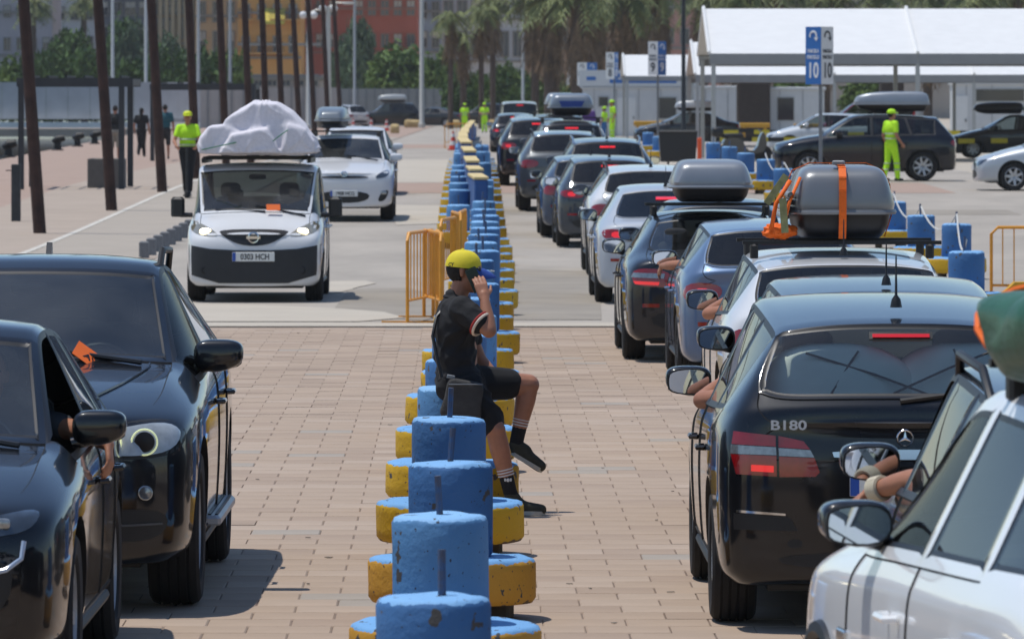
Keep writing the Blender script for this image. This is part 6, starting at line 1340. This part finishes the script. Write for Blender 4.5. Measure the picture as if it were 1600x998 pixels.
# buildings -----------------------------------------------------------------
WIN = {}
def building(label, px0, px1, d_, wallc, top=26, rows=((20, 45), (62, 88)), cols=4, winw=.5, balcony=False, pil=None, winc='#3a4048', trimc='#8a8680', skipf=None, group='apartment blocks behind the quay'):
    """rows: photo rows of window top and bottom; the facade faces the camera"""
    W_ = (px1-px0)*d_/F; zz = lambda py: H0-(py-YH)*d_/F-.5; root = empty('apartment_block', ((px0-800)*d_/F, d_, .5), 0, label, 'building', group); wm = mat('render '+wallc, wallc, .9, var=.08, scale=.35)
    G().box((W_/2, 6, top/2), (W_, 12, top)).build('wall', wm, root); G().bbox((W_/2, 6, top+.25), (W_+.5, 12.5, .5), .1).build('roof', mat('flat roof', '#77736c', .9), root)
    cw = W_/cols; fm, pm_ = mat('window frame '+trimc, trimc, .6, var=.05), mat('pane '+winc, winc, .1, var=.35, scale=.4, spec=.7)
    rr_ = random.Random(label)
    for (t, b_) in rows:
        zc, hh = (zz(t)+zz(b_))/2, zz(t)-zz(b_)
        for c_ in range(cols):
            if rr_.random() < .06: continue
            x = cw*(c_+.5); ww = cw*winw; k = (round(ww, 2), round(hh, 2), trimc, winc)
            if k not in WIN:
                a = G(); 
                for sx_ in (-1, 1): a.box((sx_*(ww/2+.05), 0, 0), (.1, .16, hh+.2))
                for sz in (-1, 1): a.box((0, 0, sz*(hh/2+.05)), (ww, .16, .1))
                a.box((0, .0, 0), (.07, .10, hh)); am = a.mesh('window'); am.materials.append(fm)
                b2 = G().box((0, .045, 0), (ww, .04, hh)).mesh('pane'); b2.materials.append(pm_); b3 = G().box((0, -.01, hh*.3), (ww*.98, .05, hh*.4)).mesh('blind'); b3.materials.append(mat('roller blind', '#b9b4a8', .8)); WIN[k] = (am, b2, b3)
            am, b2, b3 = WIN[k]; o = link(bpy.data.objects.new('window', am), root); o.location = (x, -.06, zc); link(bpy.data.objects.new('pane', b2), o)
            if rr_.random() < .35: link(bpy.data.objects.new('blind', b3), o)
            if balcony and rr_.random() < balcony:
                f = G().box((x, -.75, zc-hh/2-.1), (cw*.9, 1.4, .16)).build('balcony', wm, root)
                q = G().box((x, -1.42, zc-hh/2+.9), (cw*.9, .05, .05))
                for u in np.linspace(-.44, .44, 9): q.box((x+cw*u, -1.42, zc-hh/2+.43), (.04, .04, .9))
                q.build('railing', M_DK, f)
    if pil:
        for k in range(pil): G().box((W_*(k+.5)/pil, -.25, top/2), (.34, .5, top)).build('pilaster', mat('pilaster cream', '#b7a587', .9, var=.05), root)
    for k in range(3): G().box((W_/2, -.1, zz(rows[-1][1])-.5+k*4.1), (W_+.1, .26, .22)).build('string_course', fm, root)
    return root
building('grey apartment block at the upper left corner', -60, 82, 610, '#b4adb0', rows=((10, 26), (60, 78)), cols=7, winw=.42)
building('narrow white apartment block right of the grey one', 83, 150, 640, '#d2d1cd', rows=((12, 30), (58, 76)), cols=3)
building('dark glazed block behind the tall trees', 150, 236, 660, '#6a6d74', rows=((4, 24), (40, 60), (76, 96)), cols=4, winw=.7, winc='#262c36')
building('beige office block with cream pilasters', 236, 305, 600, '#b39c78', rows=((2, 22), (30, 60)), cols=6, winw=.5, pil=7, winc='#56646a')
building('tan apartment block behind the leaning poles', 305, 372, 595, '#c8ac86', rows=((4, 34), (50, 86)), cols=3, winw=.4)
bt = building('ochre apartment block with a yellow awning', 372, 470, 585, '#d29c58', rows=((8, 30), (58, 82)), cols=4, winw=.42, balcony=.6)
q = G(); 
for a in range(6): q.add([(2.2+.35*a, -1.5, 9.1), (2.55+.35*a, -1.5, 9.1), (2.55+.35*a, -.1, 10.3), (2.2+.35*a, -.1, 10.3), (2.2+.35*a, -1.5, 8.8), (2.55+.35*a, -1.5, 8.8)], [(0, 1, 2, 3), (0, 4, 5, 1)])
q.build('awning', mat('yellow awning', '#c9b64a', .8, var=.08), bt)
building('red brick apartment block behind the white lamp post', 470, 652, 600, '#b0604c', rows=((2, 24), (54, 74)), cols=9, winw=.55, balcony=.25, trimc='#9a6a58', winc='#4b545a')
building('blue-grey block right of the red brick one', 652, 690, 640, '#9aa4b0', rows=((4, 28), (50, 74)), cols=2)
building('pale grey block behind the palms', 690, 820, 620, '#c0c3c5', rows=((2, 20), (50, 88)), cols=6, winw=.62, winc='#3c4450', balcony=.4)
building('brown block behind the palm grove', 820, 1010, 640, '#a3866e', rows=((2, 22), (46, 68)), cols=8)
building('pinkish block behind the black lamp post', 1010, 1130, 640, '#b3897f', rows=((2, 22), (46, 68)), cols=5)
building('grey block above the marquees', 1130, 1700, 660, '#a9a299', rows=((-6, 8), (30, 50), (70, 90)), cols=18)
lo = building('low grey shop row under the ochre block', 372, 500, 560, '#989088', top=3.6, rows=((118, 134),), cols=6, winw=.6)
# lamp posts ----------------------------------------------------------------
for i, (px, d_, h_, colr, w_) in enumerate(((176, 430, 14, '#b9bcbc', .2), (228, 440, 14, '#b9bcbc', .2), (310, 430, 12, '#a9acac', .2), (482, 420, 7.6, '#b8b9b4', .26), (513, 410, 7.9, '#bdbdb6', .32), (554, 470, 12, '#a6a9aa', .18), (659, 440, 13, '#c2c0b8', .26), (817, 460, 12, '#b9bab8', .18), (1068, 260, 8, '#26282b', .16), (359*.5+180, 450, 12, '#9fa3a4', .2))):
    o = empty('lamp_post', ((px-800)*d_/F, d_, g(d_)), 0, f'{ORD[i]} lamp post from the left' if i not in (8, 9) else ('slim black lamp post left of the large marquee' if i == 8 else 'pale lamp post behind the fourth leaning pole'), 'lamp post', 'lamp posts')
    m = mat('lamp post '+colr, colr, .5, .2, var=.06); G().lathe([(w_*.9, 0), (w_*.9, .3), (w_*.62, .4), (w_*.45, h_)], 12).build('shaft', m, o, True)
    G().tube([(0, 0, h_-.05), (.5, 0, h_+.25), (1.1, 0, h_+.25)], .06, 6).build('arm', m, o, True); G().sell((1.3, 0, h_+.22), (.8, .4, .18), .7, .7, 14, 8).build('lantern', m, o, True)
    if i in (3, 4):
        for s in (-1, 1): G().sell((s*.35, 0, h_-.1), (.5, .5, .5), 1, 1, 14, 10).build('globe', M_CANV, o, True)
# ------------------------------------------------------------------ trees and palms
def leafmat(name, c1, c2):
    return mat(name, c1, .65, var=.35, scale=.45, col2=c2, spec=.3)
M_L = [leafmat('leaf dark', '#36502a', '#587538'), leafmat('leaf mid', '#486230', '#738a42'), leafmat('leaf grey', '#465942', '#6b7f5c')]
M_BARK = mat('bark', '#4d4238', .9, var=.3, scale=4)
def leaves(n, cl, size, seed, rx, ry, rz):
    """leaf faces clumped round many twig ends, all inside one crown"""
    r_ = np.random.RandomState(seed); c0 = r_.normal(size=(cl, 3)); c0 /= np.linalg.norm(c0, axis=1)[:, None]; c0 *= (r_.uniform(.15, 1, (cl, 1)))**.5; c0[:, 2] = np.abs(c0[:, 2])*1.3-.35
    p_ = c0[r_.randint(0, cl, n)] + r_.normal(size=(n, 3))*.13; p_ *= np.array([rx, ry, rz])
    a = r_.normal(size=(n, 3)); a /= np.linalg.norm(a, axis=1)[:, None]; b_ = np.cross(a, r_.normal(size=(n, 3))); b_ /= np.linalg.norm(b_, axis=1)[:, None]; s_ = size*r_.uniform(.6, 1.4, (n, 1))
    v = np.stack([p_-a*s_, p_+b_*s_*.5, p_+a*s_, p_-b_*s_*.5], 1).reshape(-1, 3); me = bpy.data.meshes.new('crown'); me.vertices.add(4*n); me.vertices.foreach_set('co', v.ravel())
    me.loops.add(4*n); me.loops.foreach_set('vertex_index', np.arange(4*n)); me.polygons.add(n); me.polygons.foreach_set('loop_start', np.arange(0, 4*n, 4)); me.polygons.foreach_set('loop_total', np.full(n, 4)); me.update(calc_edges=True); return me
CR = [leaves(7000, 60, .17, s, 1.6, 1.6, 1.5) for s in range(4)]
CRM = {}
rt = random.Random(9)
def tree(label, px, d_, top, w_px, mi=1, name='tree', base_y=None, grp='trees behind the fences'):
    W_ = w_px*d_/F; zt = H0-(top-YH)*d_/F-g(d_); root = empty(name, ((px-800)*d_/F, d_, g(d_)), rt.uniform(0, 6), label, 'tree' if name == 'tree' else 'shrub', grp); hcr = zt*(.72 if name == 'tree' else .95)
    k = (rt.randrange(4), mi)
    if k not in CRM: me = CR[k[0]].copy(); me.materials.append(M_L[mi]); CRM[k] = me
    o = link(bpy.data.objects.new('crown', CRM[k]), root); o.location = (0, 0, zt-hcr*.62); o.scale = (W_/3.2, W_/3.4, hcr/2.6)
    q = G().tube([(0, 0, -.1), (.05, .03, zt*.3), (-.04, .05, zt*.6)], [.22, .16, .08], 8)
    for a in range(5): q.tube([(0, 0, zt*(.28+.05*a)), (W_*.22*math.cos(a*1.3), W_*.2*math.sin(a*1.3), zt*(.5+.06*a))], [.08, .03], 5)
    q.build('trunk', M_BARK, root, True)
T = [('dark rounded tree before the dark glazed block', 190, 545, 28, 75, 0), ('tall tree left of the third leaning pole', 212, 540, 40, 60, 2), ('broad tree behind the second leaning pole', 110, 530, 46, 80, 0), ('dark tree before the beige office block', 262, 530, 58, 70, 2), ('low dark tree right of the beige office block', 322, 520, 88, 50, 0),
     ('dark conifer-like tree before the red brick block', 562, 520, 30, 55, 2), ('broad green tree behind the corrugated fence', 622, 510, 74, 120, 1), ('green tree left of the white lamp post', 690, 505, 80, 75, 1), ('dark tree left of the broad green tree', 540, 500, 60, 50, 2), ('green tree right of the two thin palms', 790, 470, 100, 60, 1),
     ('low green tree behind the parking signs', 815, 480, 112, 60, 0), ('green tree behind the second marquee', 1360, 420, 120, 90, 1), ('green tree under the marquees at the right', 1560, 410, 118, 80, 0), ('green tree between the two marquees', 1240, 400, 118, 70, 1)]
for lab, px, d_, top, w_, mi in T: tree(lab, px, d_, top, w_, mi)
for i in range(11): tree(f'{ORD[i]} bush from the left along the top of the harbour fence', -20+i*38, 455, 84+rt.uniform(-8, 12), 74, rt.choice((0, 1, 1)), 'bush', grp='bushes above the harbour fence')
for i in range(9): tree(f'{ORD[i]} bush from the left below the palms', 720+i*32, 470, 120+rt.uniform(-8, 10), 60, rt.choice((0, 1)), 'bush', grp='bushes below the palms')
M_FROND, M_DEAD, M_PTR = leafmat('palm frond', '#4d5c33', '#8a9157'), mat('dead palm thatch', '#6e563f', .9, var=.35, scale=2.5, col2='#9a7f60'), mat('palm trunk', '#54463c', .9, var=.3, scale=3, stretch=(1, 1, 6))
def frond_mesh(n, seed, dead=False):
    r_ = random.Random(seed); q = G()
    for i in range(n):
        a = r_.uniform(0, 6.28); up = r_.uniform(-.35, 1.0) if not dead else 0; L_ = r_.uniform(1.5, 2.2) if not dead else r_.uniform(1.6, 2.6); ca, sa = math.cos(a), math.sin(a); side = Vector((-sa, ca, 0)); pts = []
        if dead:
            z0 = r_.uniform(-2.6, 0); rad = r_.uniform(.35, .75)
            for t in np.linspace(0, 1, 4): pts.append(Vector((ca*rad*(.4+.75*t), sa*rad*(.4+.75*t), z0-L_*.75*t)))
        else:
            for t in np.linspace(0, 1, 6): pts.append(Vector((ca*L_*t*(.95-.15*up*t), sa*L_*t*(.95-.15*up*t), L_*(up*t-.75*t*t))))
        for j in range(len(pts)-1):
            a0, b0 = pts[j], pts[j+1]
            for s in (-1, 1):
                for u in (0, .5):
                    m0 = a0.lerp(b0, u); w_ = (.55 if not dead else .28)*(1 if j else .5); d2 = (b0-a0).normalized(); tip = m0+side*s*w_*r_.uniform(.6, 1)+d2*.45+Vector((0, 0, -.18)); q.add([m0, m0+d2*.14, tip], [(0, 1, 2)])
            q.add([a0-side*.03, a0+side*.03, b0+side*.02, b0-side*.02], [(0, 1, 2, 3)])
    me = bpy.data.meshes.new('fronds'); me.from_pydata(q.v, [], q.f); return me
FM = [frond_mesh(46, s) for s in range(3)]; DM = [frond_mesh(110, s+9, True) for s in range(3)]
for m in FM: m.materials.append(M_FROND)
for m in DM: m.materials.append(M_DEAD)
def palm(label, px, d_, crown_y, tw, s, skirt=True):
    z = H0-(crown_y-YH)*d_/F-g(d_); root = empty('palm_tree', ((px-800)*d_/F, d_, g(d_)), rt.uniform(0, 6), label, 'palm tree', 'palms'); r_ = tw*d_/F/2
    pr = [(r_*1.25, 0), (r_*1.05, .5)] + [(r_*(1+.05*(k % 2)), .5+(z-.5)*k/14) for k in range(1, 15)]
    G().lathe(pr, 14).build('trunk', M_PTR, root, True)
    o = link(bpy.data.objects.new('crown', rt.choice(FM)), root); o.location = (0, 0, z); s *= .8; o.scale = (s, s, s)
    if skirt: o = link(bpy.data.objects.new('dead_skirt', rt.choice(DM)), root); o.location = (0, 0, z); o.scale = (s*1.05, s*1.05, s*1.0)
for i, (px, d_, cy, tw, s, sk) in enumerate(((52, 560, 8, 9, 1.3, False), (131, 560, 4, 9, 1.2, False), (704, 430, 28, 8, .95, True), (724, 436, 60, 10, .9, True), (752, 432, 20, 8, 1.0, True), (770, 445, 5, 9, 1.1, True), (836, 425, -6, 12, 1.5, True), (862, 415, 2, 24, 1.6, True), (906, 410, -8, 28, 1.7, True), (935, 450, 18, 14, 1.3, True), (972, 420, -2, 22, 1.7, True), (1000, 440, 10, 12, 1.5, True), (1030, 430, -10, 14, 1.5, True), (1100, 440, -4, 14, 1.6, True), (1150, 420, -6, 14, 1.7, True), (1215, 420, -12, 14, 1.8, True), (1290, 430, -8, 14, 1.8, True), (1370, 420, -12, 14, 1.8, True), (1450, 430, -6, 14, 1.8, True), (1530, 420, -10, 14, 1.8, True), (1590, 430, -8, 14, 1.8, True))):
    palm(f'{ORD[i]} palm tree from the left along the back of the quay', px, d_, cy, tw, s, sk)

# ------------------------------------------------------------------ the hazy air over the harbour
hz = G().box((40, 1502, 13.5), (1960, 3020, 33)).build('haze', M_WHITE); hz['kind'] = 'stuff'; tag(hz, 'pale summer haze over the quay', 'haze')
hm_ = bpy.data.materials.new('summer haze'); hm_.use_nodes = True; t = hm_.node_tree; t.nodes.clear(); o_ = t.nodes.new('ShaderNodeOutputMaterial'); pv = t.nodes.new('ShaderNodeVolumePrincipled')
pv.inputs['Color'].default_value = (1, .98, .96, 1); pv.inputs['Density'].default_value = .00012; pv.inputs['Anisotropy'].default_value = .2
t.links.new(pv.outputs[0], o_.inputs['Volume']); hz.data.materials.clear(); hz.data.materials.append(hm_)
